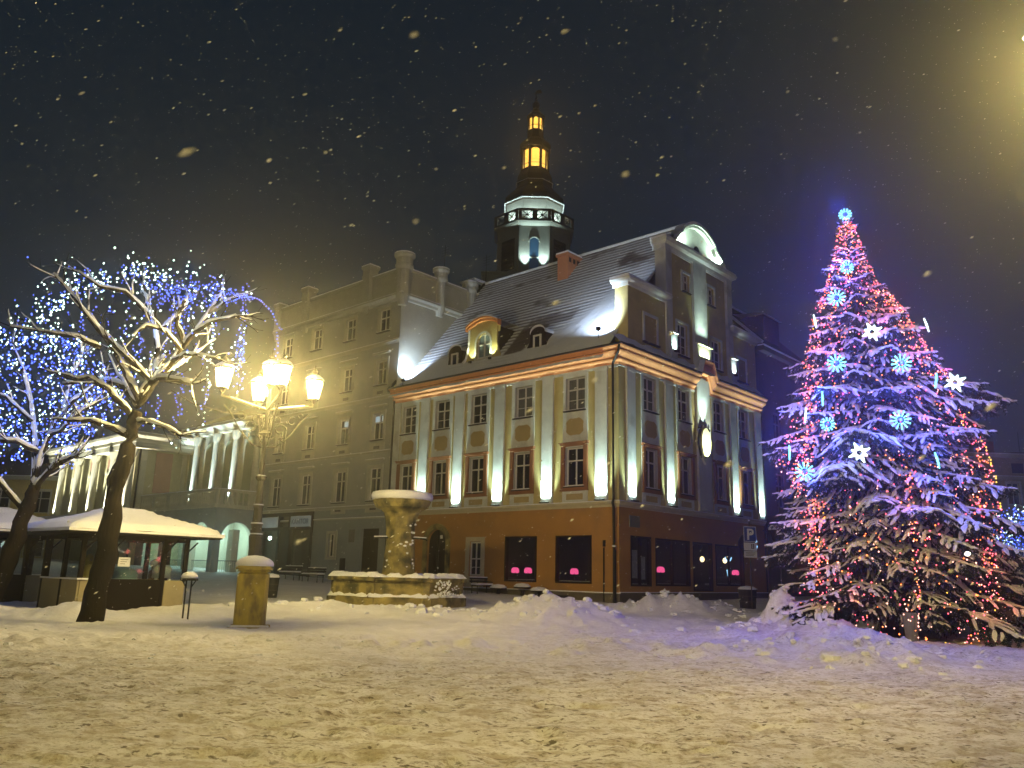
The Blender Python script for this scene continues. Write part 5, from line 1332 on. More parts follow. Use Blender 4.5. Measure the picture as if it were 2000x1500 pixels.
t1, tips1, ends1 = build_tree('bare_tree', 'pollarded bare tree with snowy boughs and blue white lights beside the lamp', (-11.5, Y0, -.05), T1B, 3, 150, .3)
def octa(mb, p, r, m):
    x, y_, z = p
    mb.add([(x+r, y_, z), (x-r, y_, z), (x, y_+r, z), (x, y_-r, z), (x, y_, z+r), (x, y_, z-r)], [(0, 2, 4), (2, 1, 4), (1, 3, 4), (3, 0, 4), (2, 0, 5), (1, 2, 5), (3, 1, 5), (0, 3, 5)], m)
def lights(name, label, cat, pts, r, ms, seed, loc, wires=None):
    rnd = random.Random(seed); q = MB()
    for p in pts:
        p, mi = (p if isinstance(p[1], tuple) or isinstance(p[1], list) else (p, None)) if False else (p, None)
        octa(q, p, r*rnd.uniform(.6, 1.25), rnd.choices(ms[0], ms[1])[0])
    if wires:
        for w in wires: q.tube(w, .006, 3, M_dark, caps=False)
    o = part(name, q); tag(o, label, cat, kind='stuff'); return o
rnd = random.Random(21)
bw = []; bb = []; wires = []
def at1(px, pz, dy=0): return (px, Y0+dy, pz)
# white bulbs over the top and left rim, blue bulbs over the top right
rim = [(-14.4, 8.1), (-14.15, 8.8), (-13.8, 9.4), (-13.0, 9.95), (-12.4, 10.1), (-11.4, 10.3), (-10.7, 10.25)]
for i in range(len(rim)-1):
    for k in range(55):
        t = rnd.random(); x = rim[i][0]*(1-t)+rim[i+1][0]*t; z = rim[i][1]*(1-t)+rim[i+1][1]*t
        (bw if rnd.random() < .6 else bb).append((x+rnd.gauss(0, .16), Y0+rnd.gauss(0, .4), z+rnd.gauss(0, .15)))
for k in range(230): bb.append((rnd.uniform(-10.9, -8.5), Y0+rnd.gauss(0, .4), 9.85+rnd.gauss(0, .16)-.45*abs(rnd.gauss(0, .6))))
for k in range(60): bw.append((rnd.uniform(-11.6, -8.9), Y0+rnd.gauss(0, .8), 10.1+rnd.gauss(0, .2)))
for k in range(150):
    a = rnd.uniform(0, 2*PI); r = rnd.random()**.5
    p = (-11.4+2.6*r*math.cos(a), Y0+rnd.gauss(0, .6), 8.5+1.4*r*math.sin(a)); (bw if rnd.random() < .4 else bb).append(p)
for p in tips1:
    if rnd.random() < .16: (bw if rnd.random() < .5 else bb).append(tuple(p))
def curtain(x, z0, z1, n, dy=0, w=.06, col=.15):
    y_ = Y0+dy
    wires.append([(x, y_, z0), (x+.02, y_, z1)])
    for k in range(n): (bw if rnd.random() < col else bb).append((x+rnd.gauss(0, w), y_+rnd.gauss(0, .05), z0+(z1-z0)*(k+.5)/n))
for x, z0, z1, n, dy, w, c in ((-13.05, 9.0, 7.6, 26, .2, .07, .1), (-11.25, 8.4, 6.9, 30, .3, .08, .1), (-10.6, 9.0, 7.0, 22, .5, .04, .2), (-9.05, 9.3, 8.0, 12, .2, .04, .8), (-8.85, 8.5, 6.2, 20, -.3, .05, .7),
    (-8.2, 10.1, 9.0, 18, .2, .06, .1), (-8.1, 9.2, 6.6, 60, .1, .1, .15), (-8.15, 8.4, 7.4, 30, .1, .07, .2), (-10.0, 10.2, 7.4, 40, .4, .09, .1), (-9.75, 7.2, 6.5, 16, 0, .14, .1), (-9.0, 6.9, 5.6, 14, 0, .06, .6), (-10.5, 6.6, 5.5, 14, .3, .05, .2), (-9.8, 6.5, 5.7, 12, .2, .1, .1),
    (-11.9, 9.4, 7.3, 16, .6, .05, .4), (-12.3, 7.6, 6.6, 18, .4, .12, .3), (-12.9, 8.0, 6.5, 26, .3, .12, .3), (-13.6, 8.6, 7.2, 20, .2, .15, .5), (-10.9, 6.6, 5.6, 10, .4, .1, .1), (-11.6, 6.6, 5.7, 14, .4, .12, .1), (-10.3, 9.6, 8.2, 20, .3, .08, .1)):
    curtain(x, z0, z1, n, dy, w, c)
for k in range(26):
    t = k/25; bb.append((-8.6+1.6*t+.02*math.sin(k), Y0, 9.4+.25*math.sin(t*PI)-.75*t**3)); 
for k in range(14): bb.append((-7.0+rnd.gauss(0, .05), Y0, 8.6-1.35*k/13))
for k in range(24): t = k/23; bb.append((-8.9+1.0*t, Y0, 9.7-.1*t+rnd.gauss(0, .05)))
q = MB(); r_ = random.Random(2)
for p in bw: octa(q, p, r_.uniform(.017, .034), M_bulbw)
for p in bb: octa(q, p, r_.uniform(.014, .026), M_bulbb)
for w in wires: q.tube(w, .005, 3, M_dark, caps=False)
tag(part('string_lights', q), 'blue and white light curtains hung in the pollarded tree beside the lamp', 'string lights', kind='stuff')
for x, y_, z, pw in ((-13.6, Y0-.6, 9.3, 16), (-12.0, Y0-.6, 10.2, 16), (-9.6, Y0-.6, 10.2, 22), (-10.8, Y0, 8.6, 14), (-13.0, Y0, 7.6, 14), (-8.4, Y0-.4, 8.5, 10)):
    lamp('POINT', (x, y_, z), pw*.8, (.25, .4, 1), None, .25)
# wire from the tree to the lamp
q = MB(); q.tube([(-9.9, Y0-.3, 6.6), (-9.3, Y0, 6.25), (-8.6, Y0+.3, 6.1), (-7.4, 24.05, 6.05)], .012, 4, M_iron); tag(part('cable', q), 'thin cable slung from the bare tree to the lamp post', 'cable')

Y2 = 27.4
T2B = [
 ([(-16.75, Y2, 0), (-16.2, Y2, 1.7), (-15.9, Y2, 3.2), (-15.75, Y2, 4.1)], .30, .2),
 ([(-15.8, Y2, 3.9), (-15.3, Y2-.2, 4.5), (-14.9, Y2-.3, 4.85), (-14.3, Y2-.4, 5.1)], .15, .09),
 ([(-15.8, Y2, 4.0), (-15.7, Y2, 5.2), (-15.4, Y2, 6.2), (-14.9, Y2, 7.0), (-14.2, Y2, 7.6)], .15, .06),
 ([(-15.8, Y2, 4.1), (-16.1, Y2+.2, 5.5), (-16.5, Y2+.3, 6.9), (-17.0, Y2+.4, 8.1), (-17.3, Y2, 8.9)], .15, .05),
 ([(-16.0, Y2, 3.3), (-16.8, Y2-.3, 4.2), (-17.6, Y2-.5, 4.6), (-18.5, Y2-.5, 5.2)], .14, .08),
 ([(-15.75, Y2, 5.2), (-16.4, Y2-.4, 5.5), (-17.2, Y2-.6, 5.5), (-18, Y2-.6, 6.2)], .12, .07),
 ([(-15.6, Y2, 5.8), (-15.0, Y2-.3, 5.9), (-14.6, Y2-.4, 6.4), (-13.9, Y2-.4, 6.9)], .1, .05),
 ([(-16.3, Y2+.2, 6.3), (-17.2, Y2, 7.1), (-18.2, Y2, 7.4)], .09, .04),
 ([(-15.2, Y2, 6.6), (-15.3, Y2+.3, 7.8), (-15.0, Y2+.3, 8.6)], .08, .03)]
t2, tips2, ends2 = build_tree('bare_tree', 'dark forked bare tree crowded with dense blue lights at far left', (-16.75, Y2, -.02), T2B, 8, 110, .3)
rnd = random.Random(77); q = MB()
def canopy(cx, cy, cz, rx, ry, rz, n):
    for k in range(n):
        v = Vector([rnd.gauss(0, 1) for _ in range(3)]).normalized(); r = rnd.uniform(.3, 1)**.5
        yield (cx+v.x*rx*r, cy+v.y*ry*r, cz+v.z*rz*r)
for p in canopy(-16.6, Y2, 7.3, 3.0, 2.4, 2.0, 1300): octa(q, p, rnd.uniform(.018, .034), M_bulbb if rnd.random() < .72 else M_bulbw)
for k in range(120): octa(q, (rnd.uniform(-18.2, -15.0), Y2+rnd.gauss(0, .8), 9.15+rnd.gauss(0, .14)), rnd.uniform(.02, .04), M_bulbw if rnd.random() < .6 else M_bulbb)
for x, z0, z1 in ((-17.6, 6, 4.6), (-17.1, 6.2, 4.3), (-16.4, 5.9, 4.9), (-15.0, 6.6, 5.1), (-14.8, 6.3, 4.7), (-14.2, 7.3, 5.2), (-13.8, 8, 6.2), (-13.5, 8.2, 6.8), (-14.5, 7.8, 5.9), (-18, 7, 5)):
    for k in range(44): octa(q, (x+rnd.gauss(0, .12), Y2+rnd.gauss(0, .2), rnd.uniform(z1, z0)), rnd.uniform(.018, .032), M_bulbb if rnd.random() < .8 else M_bulbw)
tag(part('string_lights', q), 'dense mass of blue lights in the forked tree at far left', 'string lights', kind='stuff')
for x, y_, z in ((-16.8, Y2-1, 8.2), (-15.0, Y2-.8, 7.5), (-17.5, Y2, 6.4), (-15.2, Y2+.6, 6.2), (-16.2, Y2+1.5, 7.6)): lamp('POINT', (x, y_, z), 22, (.2, .35, 1), None, .3)

# small lit tree far right
T3 = (37.6, 60, 1.0)
T3B = [([(37.6, 60, .8), (37.5, 60, 3.0)], .2, .14)]
rnd = random.Random(9)
for k in range(11):
    a = PI*k/10; T3B.append(([(37.5, 60, 2.6), (37.5-1.3*math.cos(a), 60+rnd.uniform(-.6, .6), 3.6+.5*math.sin(a)), (37.5-2.3*math.cos(a), 60+rnd.uniform(-.8, .8), 4.2+1.5*math.sin(a)+rnd.uniform(-.3, .3))], .09, .03))
t3, tips3, e3 = build_tree('bare_tree', 'small round bare tree with blue lights before the beige house', T3, T3B, 4, 60, .2)
q = MB()
for p in canopy(37.4, 60, 5.6, 2.8, 2.2, 1.9, 520): octa(q, p, rnd.uniform(.03, .055), M_bulbb if rnd.random() < .7 else M_bulbw)
for x in (34.9, 35.6, 36.6, 37.4):
    for k in range(30): octa(q, (x+rnd.gauss(0, .1), 60, rnd.uniform(3.6, 6.4)), rnd.uniform(.03, .05), M_bulbb)
tag(part('string_lights', q), 'blue lights in the small tree before the beige house', 'string lights', kind='stuff')
lamp('POINT', (36.8, 58.5, 6), 160, (.3, .45, 1), None, .3)
# ================================================================== KIOSKS
def kiosk(x, y_, ang, label, w=3.55, d=2.83, full=True):
    t = thing('kiosk', label, 'kiosk', (x, y_, gz(x+.8, y_+1)-.12), ang)
    H_ = 2.55; o_ = .85
    q = MB(); q.box(.02, w-.02, .02, d-.02, 0, .12, M_plinth); part('floor', q, None, t)
    ps = [0, w*.36, w*.72, w]
    for (a, b_) in ((0, w*.22), (w*.80, w)):
        q = MB(); q.bbox(a, b_, -.04, .06, 0, 1.12, .01, M_kiosk); part('panel', q, None, t)
    q = MB(); q.bbox(-.06, .04, 0, d, 0, 1.12, .01, M_kiosk); part('panel', q, None, t); q = MB(); q.bbox(w-.04, w+.06, 0, d, 0, 1.12, .01, M_kiosk); part('panel', q, None, t); q = MB(); q.bbox(0, w, d-.06, d+.04, 0, 1.12, .01, M_kiosk); part('panel', q, None, t)
    q = MB(); q.box(-.12, w*.24, -.1, .12, 1.12, 1.17, M_snowsoft); q.box(-.12, .1, .12, d, 1.12, 1.17, M_snowsoft); part('counter', q, None, t)
    q = MB(); q.box(w*.24, w*.78, -.03, .03, 0, 1.15, M_kwood); q.box(w*.23, w*.26, -.06, .06, 0, H_, M_kwood); q.box(w*.76, w*.79, -.06, .06, 0, H_, M_kwood); part('door', q, None, t)
    for x_ in (.0, w*.25, w*.77, w):
        q = MB(); q.bbox(x_-.07, x_+.07, -.07, .07, 1.1, H_+.1, .01, M_kwood); part('post', q, None, t)
    for y2 in (d*.45, d):
        for x_ in (0, w): q = MB(); q.bbox(x_-.07, x_+.07, y2-.07, y2+.07, 0, H_+.1, .01, M_kwood); part('post', q, None, t)
    q = MB(); q.box(w*.5-.05, w*.5+.05, d-.05, d+.05, 0, H_, M_kwood); q.box(-.05, w+.05, -.05, .05, H_-.12, H_+.05, M_kwood); q.box(-.05, w+.05, d-.05, d+.05, H_-.12, H_+.05, M_kwood); q.box(-.05, .05, 0, d, H_-.12, H_+.05, M_kwood); q.box(w-.05, w+.05, 0, d, H_-.12, H_+.05, M_kwood)
    for x_ in (0, w*.25, w*.77, w): q.tube([(x_, -.02, H_-.55), (x_+(.2 if x_ < w else -.2), -.5, H_-.05)], .03, 4, M_kwood); q.tube([(x_, 0, H_-.5), (x_+.4, 0, H_-.1)], .03, 4, M_kwood)
    part('beam', q, None, t)
    for (a, b_) in ((.07, w*.25-.07), (w*.25+.07, w*.77-.07), (w*.77+.07, w-.07)):
        q = MB(); q.box(a, b_, -.012, .012, 1.17, H_-.12, M_clear); part('pane', q, None, t)
    q = MB(); q.box(-.012, .012, .07, d*.45-.07, 1.17, H_-.12, M_clear); part('pane', q, None, t)
    # roof
    e = H_+.12; R0 = [(-o_, -o_, e), (w+o_, -o_, e), (w+o_, d+o_, e), (-o_, d+o_, e)]; c = .95
    R1 = [(c, c*.8, e+.55), (w-c, c*.8, e+.55), (w-c, d-c*.8, e+.55), (c, d-c*.8, e+.55)]
    q = MB(); q.add(R0+R1, [(0, 1, 5, 4), (1, 2, 6, 5), (2, 3, 7, 6), (3, 0, 4, 7), (4, 5, 6, 7)], M_kwood); q.box(-o_, w+o_, -o_, d+o_, e-.1, e-.0, M_kwood); part('roof', q, None, t)
    n = 26; s = MB(); X, Y = np.meshgrid(np.linspace(-o_-.05, w+o_+.05, n), np.linspace(-o_-.05, d+o_+.05, n))
    dx = np.minimum(X+o_, w+o_-X); dy = np.minimum(Y+o_, d+o_-Y); dd = np.minimum(dx/1.8, dy/1.55)
    Z = e+.04+np.clip(dd, 0, 1)*.56+.15*np.clip(np.maximum(np.minimum(dx, dy)+.03, 0)*9, 0, 1)**.5+.14*sstep(.98, 1.1, dd)+.03*fbm(X*1.2+x, Y*1.2, 3, 6)
    o = link('snow_cap', grid_mesh('snow_cap', X, Y, Z, M_snowsoft, True), t)
    q = MB(); xs = np.linspace(-o_-.05, w+o_+.05, 30)
    for k in range(29):
        za, zb = [e+.04+.03*math.sin(v*3.1) for v in (xs[k], xs[k+1])]
        q.add([(xs[k], -o_-.05, za+.02), (xs[k+1], -o_-.05, zb+.02), (xs[k+1], -o_-.05, e-.04), (xs[k], -o_-.05, e-.04)], [(0, 1, 2, 3)], M_snowsoft)
    ys = np.linspace(-o_-.05, d+o_+.05, 20)
    for k in range(19):
        for xx in (-o_-.05, w+o_+.05): q.add([(xx, ys[k], e+.06), (xx, ys[k+1], e+.06), (xx, ys[k+1], e-.04), (xx, ys[k], e-.04)], [(0, 1, 2, 3)], M_snowsoft)
    part('snow_edge', q, None, t)
    return t
KA = .87
k1 = kiosk(-13.71, 27.14, KA, 'glazed wooden kiosk with snowy roof and yellowish panels beside the tree')
k2 = kiosk(-19.2, 28.6, KA+.1, 'darker glazed kiosk with blue lit snowy roof at far left')
def kw(a, b_, z): return (-13.71+math.cos(KA)*a-math.sin(KA)*b_, 27.14+math.sin(KA)*a+math.cos(KA)*b_, z)
def figure(a, b_, h, robe, label, name='nativity_figure'):
    z0 = gz(-13, 28); t = thing(name, label, 'figure', kw(a, b_, z0), KA, 'nativity figures inside the kiosk')
    q = MB(); q.lathe([(.26, 0), (.24, .3*h), (.17, .6*h), (.19, .72*h), (.2, .8*h), (.07, .86*h)], 12, (0, 0, 0), robe)
    for s1 in (-1, 1): q.tube([(s1*.19, 0, .78*h), (s1*.24, -.08, .62*h), (s1*.08, -.24, .58*h)], [.06, .055, .04], 7, robe)
    part('robe', q, None, t, True)
    q = MB(); q.blob((0, 0, .93*h), (.085, .095, .12), mat('figure_skin', (.5, .33, .2), var=.05), 12, 8, 0, 0); q.blob((0, -.1, .925*h), (.015, .025, .03), mat('figure_skin', (.5, .33, .2)), 6, 4)
    part('head', q, None, t, True)
    q = MB(); q.lathe([(.12, .8*h), (.125, .93*h), (.1, 1.02*h), (.02, 1.05*h)], 12, (0, .035, 0), robe); part('hood', q, None, t, True)
figure(.55, .7, 1.75, mat('robe_yellow', (.6, .42, .06), var=.1), 'yellow robed nativity figure half hidden by the trunk')
figure(2.9, .8, 1.65, mat('robe_ochre', (.42, .26, .10), var=.2), 'ochre robed nativity figure behind the right kiosk pane')
q = MB(); q.bbox(-.3, .3, -.2, .2, 0, .45, .1, M_snow); q.blob((-.35, -.05, .5), (.14, .12, .12), M_snow, 10, 6); q.bbox(-.28, -.2, -.15, -.05, -.35, 0, .01, M_snow); q.bbox(.2, .28, -.15, -.05, -.35, 0, .01, M_snow)
tag(part('sheep_figure', q, None, None, True, kw(2.9, .35, 1.15+gz(-13, 28)*.5), KA), 'woolly white sheep figure behind the right kiosk pane', 'sheep figure')
q = MB(); q.blob((0, 0, .2), (.5, .35, .35), mat('blue_white_cloth', (.35, .5, .55), var=.2), 12, 6, 3, .15); tag(part('bundle', q, None, None, True, kw(1.7, .7, 1.0), KA), 'pale blue white bundle lying behind the kiosk glass', 'bundle')
q = MB(); q.box(-.2, .2, -.005, .005, -.15, .15, M_signwhite)
for k in range(3): q.box(-.13, .13-.05*k, -.009, -.006, .07-.07*k, .085-.07*k, M_darkwall)
tag(part('paper_notice', q, None, None, False, kw(1.35, -.03, 1.72), KA), 'white paper notice taped inside the kiosk glass above its door', 'notice')
lamp('POINT', kw(1.8, 1.4, 2.3), 6, (.7, 1, .9), None, .15)
# ================================================================== SMALL STREET FURNITURE
sx, sy = -9.62, 25.6
t = thing('information_stand', 'small snow capped stand on two thin posts beside the kiosk', 'stand', (sx, sy, gz(sx, sy)-.03), .1)
for x in (-.075, .075):
    q = MB(); q.tube([(x, 0, 0), (x, 0, 1.15)], .026, 6, M_dark); part('post', q, None, t)
q = MB(); q.tube([(-.075, 0, .95), (-.2, 0, 1.16)], .018, 4, M_dark); q.tube([(.075, 0, .95), (.2, 0, 1.16)], .018, 4, M_dark); q.bbox(-.23, .23, -.16, .16, 1.15, 1.22, .01, M_dark); q.box(-.05, .05, -.04, -.03, .85, .92, M_signwhite); part('shelf', q, None, t)
q = MB(); q.lathe([(.24, 0), (.25, .06), (.2, .14), (.08, .19)], 12, (0, 0, 1.22), M_snowsoft, 0, lambda x, y, z: (x, y*.75, z)); part('snow_cap', q, None, t, True)
def bin_(x, y_, label, r=.34, h=.78):
    t = thing('litter_bin', label, 'litter bin', (x, y_, gz(x, y_)-.02), 0, 'round dark litter bins')
    q = MB(); q.lathe([(r*.85, 0), (r, h), (r*1.05, h+.02), (r*1.05, h+.06), (r*.9, h+.06)], 14, (0, 0, 0), M_dark); part('body', q, None, t)
    for z in (.3, .55): q = MB(); q.lathe([(r*.93+.01, z), (r*.95+.01, z+.03)], 14, (0, 0, 0), M_iron); part('hoop', q, None, t)
    q = MB(); q.lathe([(r, 0), (r*1.02, .05), (r*.7, .13), (.05, .17)], 12, (0, 0, h+.06), M_snowsoft, jit=.04, rnd=random.Random(3)); part('snow_cap', q, None, t, True)
bin_(-10.15, 36.4, 'dark litter bin with snow cap between pedestal and fountain')
bin_(11.15, 39.2, 'dark litter bin at the foot of the parking sign', .42, .8)
bin_(29.9, 49.5, 'small snow capped litter bin far behind the spruce', .4, .9)
q = MB()
def bench(x, y_, rot, label, w=1.8):
    t = thing('bench', label, 'bench', (x, y_, gz(x, y_)-.02), rot, 'snow covered benches')
    for k in range(4): q = MB(); q.box(-w/2, w/2, -.2+.11*k, -.12+.11*k, .42, .46, M_brown); part('slat', q, None, t)
    for k in range(2): q = MB(); q.box(-w/2, w/2, .25, .29, .58+.14*k, .68+.14*k, M_brown); part('slat', q, None, t)
    for s1 in (-1, 1):
        q = MB(); q.tube([(s1*w*.42, -.2, 0), (s1*w*.42, -.2, .42), (s1*w*.42, .2, .42), (s1*w*.42, .28, .85)], .03, 5, M_dark); q.tube([(s1*w*.42, .2, 0), (s1*w*.42, .2, .42)], .03, 5, M_dark); q.tube([(s1*w*.42, -.2, .42), (s1*w*.42, -.2, .6), (s1*w*.42, .22, .62)], .025, 5, M_dark); part('leg', q, None, t)
    q = MB(); q.bbox(-w/2, w/2, -.22, .22, .46, .54, .03, M_snowsoft); q.bbox(-w/2, w/2, .23, .31, .82, .87, .02, M_snowsoft); part('snow_cap', q, None, t)
bench(-11.4, 49.5, -.75, 'snow covered bench before the shop front, nearer the door'); bench(-13.2, 51.2, -.75, 'snow covered bench before the shop front, nearer the lamp')
bench(-1.3, 44.2, -.75+PI/2, 'bench turned sideways below the white window', 1.3)
for i, (x, y_) in enumerate(((-.45, 44.0), (.78, 43.2), (1.62, 42.6))):
    t = thing('round_table', ['snow topped low round table nearest the bench', 'tallest snow topped low round table by the orange wall', 'snow topped low round table nearest the downpipe'][i], 'table', (x, y_, gz(x, y_)-.05), 0, 'snow topped round cafe tables')
    q = MB(); q.lathe([(.42, .3), (.44, .33), (.42, .36)], 16, (0, 0, .12*(i == 1)), M_brown); part('table_top', q, None, t)
    q = MB(); q.lathe([(.3, 0), (.1, .05), (.08, .32)], 10, (0, 0, 0), M_dark); part('base', q, None, t)
    q = MB(); q.lathe([(.43, 0), (.44, .06), (.3, .16), (.03, .2)], 16, (0, 0, .36+.12*(i == 1)), M_snowsoft); part('snow_cap', q, None, t, True)
# parking sign
px_, py_ = 11.18, 38.6
t = thing('parking_sign', 'blue P parking sign with white plates below on a pole', 'road sign', (px_, py_, gz(px_, py_)-.05), .18)
q = MB(); q.tube([(0, 0, 0), (0, 0, 4.0)], .03, 8, M_iron); q.lathe([(.05, 4.0), (.04, 4.06), (.01, 4.08)], 8, (0, 0, 0), M_snowsoft); part('pole', q, None, t)
q = MB(); q.bbox(-.32, .32, -.06, -.035, 3.05, 3.76, .01, M_blue)
for (a, b_, c, d) in ((-.31, .31, 3.06, 3.085), (-.31, .31, 3.725, 3.75), (-.31, -.29, 3.085, 3.725), (.29, .31, 3.085, 3.725)): q.box(a, b_, -.064, -.06, c, d, M_signwhite)
o = part('sign_plate', q, None, t)
text_part('P', .72, .003, M_signwhite, o, (0, -.066, 3.15), (PI/2, 0, 0), .012)
q = MB(); q.bbox(-.32, .32, -.06, -.035, 2.66, 3.02, .01, M_signwhite); q.box(.04, .18, -.064, -.06, 2.74, 2.96, M_iron); q.box(.09, .13, -.067, -.064, 2.76, 2.94, M_signwhite); part('sign_plate', q, None, t)
q = MB(); q.bbox(-.32, .32, -.06, -.035, 2.34, 2.63, .01, M_signwhite)
for k in range(3): q.box(-.25, .24-.05*k, -.064, -.06, 2.55-.06*k, 2.57-.06*k, M_iron)
part('sign_plate', q, None, t)
# disc topped pole, dark corner lantern, no entry sign seen from behind
x, y_ = 12.45, 38.3
t = thing('thin_pole', 'thin leaning pole carrying a snow topped disc left of the spruce', 'pole', (x, y_, gz(x, y_)), 0)
q = MB(); q.tube([(0, 0, 0), (.05, 0, 4.9)], .022, 6, M_iron); part('pole', q, None, t)
q = MB(); q.lathe([(.05, 2.35), (.3, 2.38), (.32, 2.42)], 16, (0, 0, 0), M_dark); part('disc', q, None, t); q = MB(); q.lathe([(.31, 2.42), (.25, 2.5), (.03, 2.55)], 16, (0, 0, 0), M_snowsoft); part('snow_cap', q, None, t, True)
for z in (4.2, 3.2): q = MB(); q.tube([(-.25, 0, z), (.5, 0, z)], .018, 5, M_iron); part('crossbar', q, None, t)
w = Hw(-.75, -15.4, 0)
t = thing('corner_lantern', 'unlit dark wall lantern with white snow cap at the far house corner', 'lantern', (w[0], w[1], 0), ROT)
q = MB(); q.tube([(.75, 0, 4.6), (.3, 0, 4.9), (0, 0, 4.75)], .035, 5, M_dark); part('bracket', q, None, t)
q = MB(); q.lathe([(.12, 4.0), (.3, 4.6), (.34, 4.65), (.2, 4.75)], 8, (0, 0, 0), M_dark); part('lantern_body', q, None, t)
q = MB(); q.lathe([(.36, 4.66), (.34, 4.8), (.2, 4.95), (.02, 5.0)], 12, (0, 0, 0), M_snowsoft); part('snow_cap', q, None, t, True)
x, y_ = 26.33, 45
t = thing('round_sign', 'round road sign seen from its grey back beside the spruce', 'road sign', (x, y_, gz(x, y_)), .1)
q = MB(); q.tube([(0, 0, 0), (0, 0, 2.85)], .03, 6, M_iron); part('pole', q, None, t)
q = MB(); q.lathe([(.33, -.01), (.33, .01)], 24, (0, 0, 0), mat('sign_back_grey', (.16, .15, .12)), 0, lambda a, b_, c: (a, c-.04, b_+2.5)); part('sign_plate', q, None, t)
q = MB(); q.bbox(-.9, .9, -.3, .3, 0, 1.2, .05, mat('shelter_grey', (.3, .31, .3), var=.2)); q.bbox(-.95, .95, -.35, .35, 1.2, 1.32, .04, M_snowsoft)
tag(part('utility_box', q, None, None, False, (33.5, 55, gz(33.5, 55)), .1), 'grey snow covered box before the beige house', 'utility box')

# ================================================================== CHRISTMAS SPRUCE
CX, CY = 11.38, 25.3; cz0 = gz(CX, CY)-.05
ZR = [(0, 2.7), (.8, 3.05), (2.5, 3.1), (4.7, 3.05), (5.7, 2.85), (6.5, 2.6), (8, 2.1), (9.5, 1.6), (10.2, 1.3), (11, .85), (12, .5), (13, .32), (13.7, .05)]
def rad(z): return float(np.interp(z, [a for a, b_ in ZR], [b_ for a, b_ in ZR]))
def cxo(z): return float(np.interp(z, [0, 7.5, 11.2, 13.7], [0, 0, -.42, -.42]))
XT = thing('christmas_tree', 'tall snowy spruce wound with red lights and hung with blue snowflakes', 'tree', (CX, CY, cz0), 0)
q = MB(); q.tube([(cxo(z), 0, z) for z in (0, 1, 4, 7.5, 9, 11.2, 13.6)], [.27, .24, .2, .15, .12, .07, .02], 10, M_bark); part('trunk', q, None, XT, True)
M_needle = mat('spruce_needles', (.012, .024, .014), rough=.6, var=.35, scale=6)
def branch_mesh(seed, L, dens, snowp=.74):
    """one bough of length L along +x: spine, twigs with needle strips, ragged snow"""
    rnd = random.Random(seed); q = MB()
    droop = rnd.uniform(.28, .42)
    def sp(t): return Vector((t*L, .05*L*math.sin(t*3+seed), L*(.10*t-droop*t*t+.10*t**4)))
    q.tube([sp(k/6) for k in range(7)], [.035*L**.5*(1-.13*k) for k in range(7)], 5, M_bark)
    nt_ = int(dens*L)
    def tuft(p0, p1, wn, snow):
        d = p1-p0; ln = d.length
        if ln < .02: return
        d.normalize(); a = d.cross(Vector((0, 0, 1)));
        if a.length < .1: a = Vector((0, 1, 0))
        a.normalize(); b_ = a.cross(d); n = max(3, int(ln/.055))
        for k in range(n):
            p = p0.lerp(p1, (k+rnd.random()*.6)/n); 
            for s1 in (-1, 1):
                for up in (-.35, .35, -.9):
                    tip = p+d*rnd.uniform(.04, .09)+a*s1*wn*rnd.uniform(.6, 1.1)*(1-abs(up)*.35)+b_*up*wn
                    w = d*.016; q.add([p-w, p+w*1.6, tip], [(0, 1, 2)], M_needle)
        if snow:
            m = max(3, int(ln/.11)); pts = []; rs = []
            for k in range(m+1):
                t = k/m; pts.append(p0.lerp(p1, t)+Vector((rnd.gauss(0, .012), rnd.gauss(0, .012), wn*.28+.018+rnd.uniform(-.008, .014)))); rs.append(wn*rnd.uniform(.6, 1.25)*(1-.35*t)*(1 if .05 < t < .95 else .5))
            q.tube(pts, rs, 5, M_snow, None, .55)
    for k in range(nt_):
        t = .10+.9*(k+rnd.random()*.5)/nt_
        p0 = sp(t)
        for s1 in (-1, 1):
            ang = rnd.uniform(.75, 1.15); l = (L*.42*(1.05-t)**.65+.10)*rnd.uniform(.7, 1.1)
            dirv = Vector((math.cos(ang), s1*math.sin(ang), -rnd.uniform(.15, .45)))
            p1 = p0+dirv*l*.55; p2 = p1+Vector((dirv.x*.8, dirv.y*.7, dirv.z-.35))*l*.5
            sn = rnd.random() < snowp
            tuft(p0, p1, .075, sn); tuft(p1, p2, .068, sn and rnd.random() < .85)
            # hanging side sprays
            if l > .3:
                for j in range(3 if l > .5 else 2):
                    pp = p0.lerp(p1, rnd.uniform(.3, 1)); pe = pp+Vector((rnd.uniform(.0, .5), s1*rnd.uniform(-.2, .5), -rnd.uniform(.5, .9)))*rnd.uniform(.16, .30)
                    tuft(pp, pe, .06, rnd.random() < .12)
    tuft(sp(.5), sp(1.0), .08, True); tuft(sp(1.0), sp(1.0)+Vector((.12, 0, -.02))*L**.5, .07, True)
    return q.mesh('branch')
BM = {'L': [(branch_mesh(100+i, 3.0, 5.6), 3.0) for i in range(5)], 'M': [(branch_mesh(200+i, 1.8, 7.0), 1.8) for i in range(4)], 'S': [(branch_mesh(300+i, .8, 9.5), .8) for i in range(4)], 'D': [(branch_mesh(400+i, 3.0, 5.8, .42), 3.0) for i in range(4)]}
rnd = random.Random(42); nb = 0; z = .55; gold = 0.0; tips = []
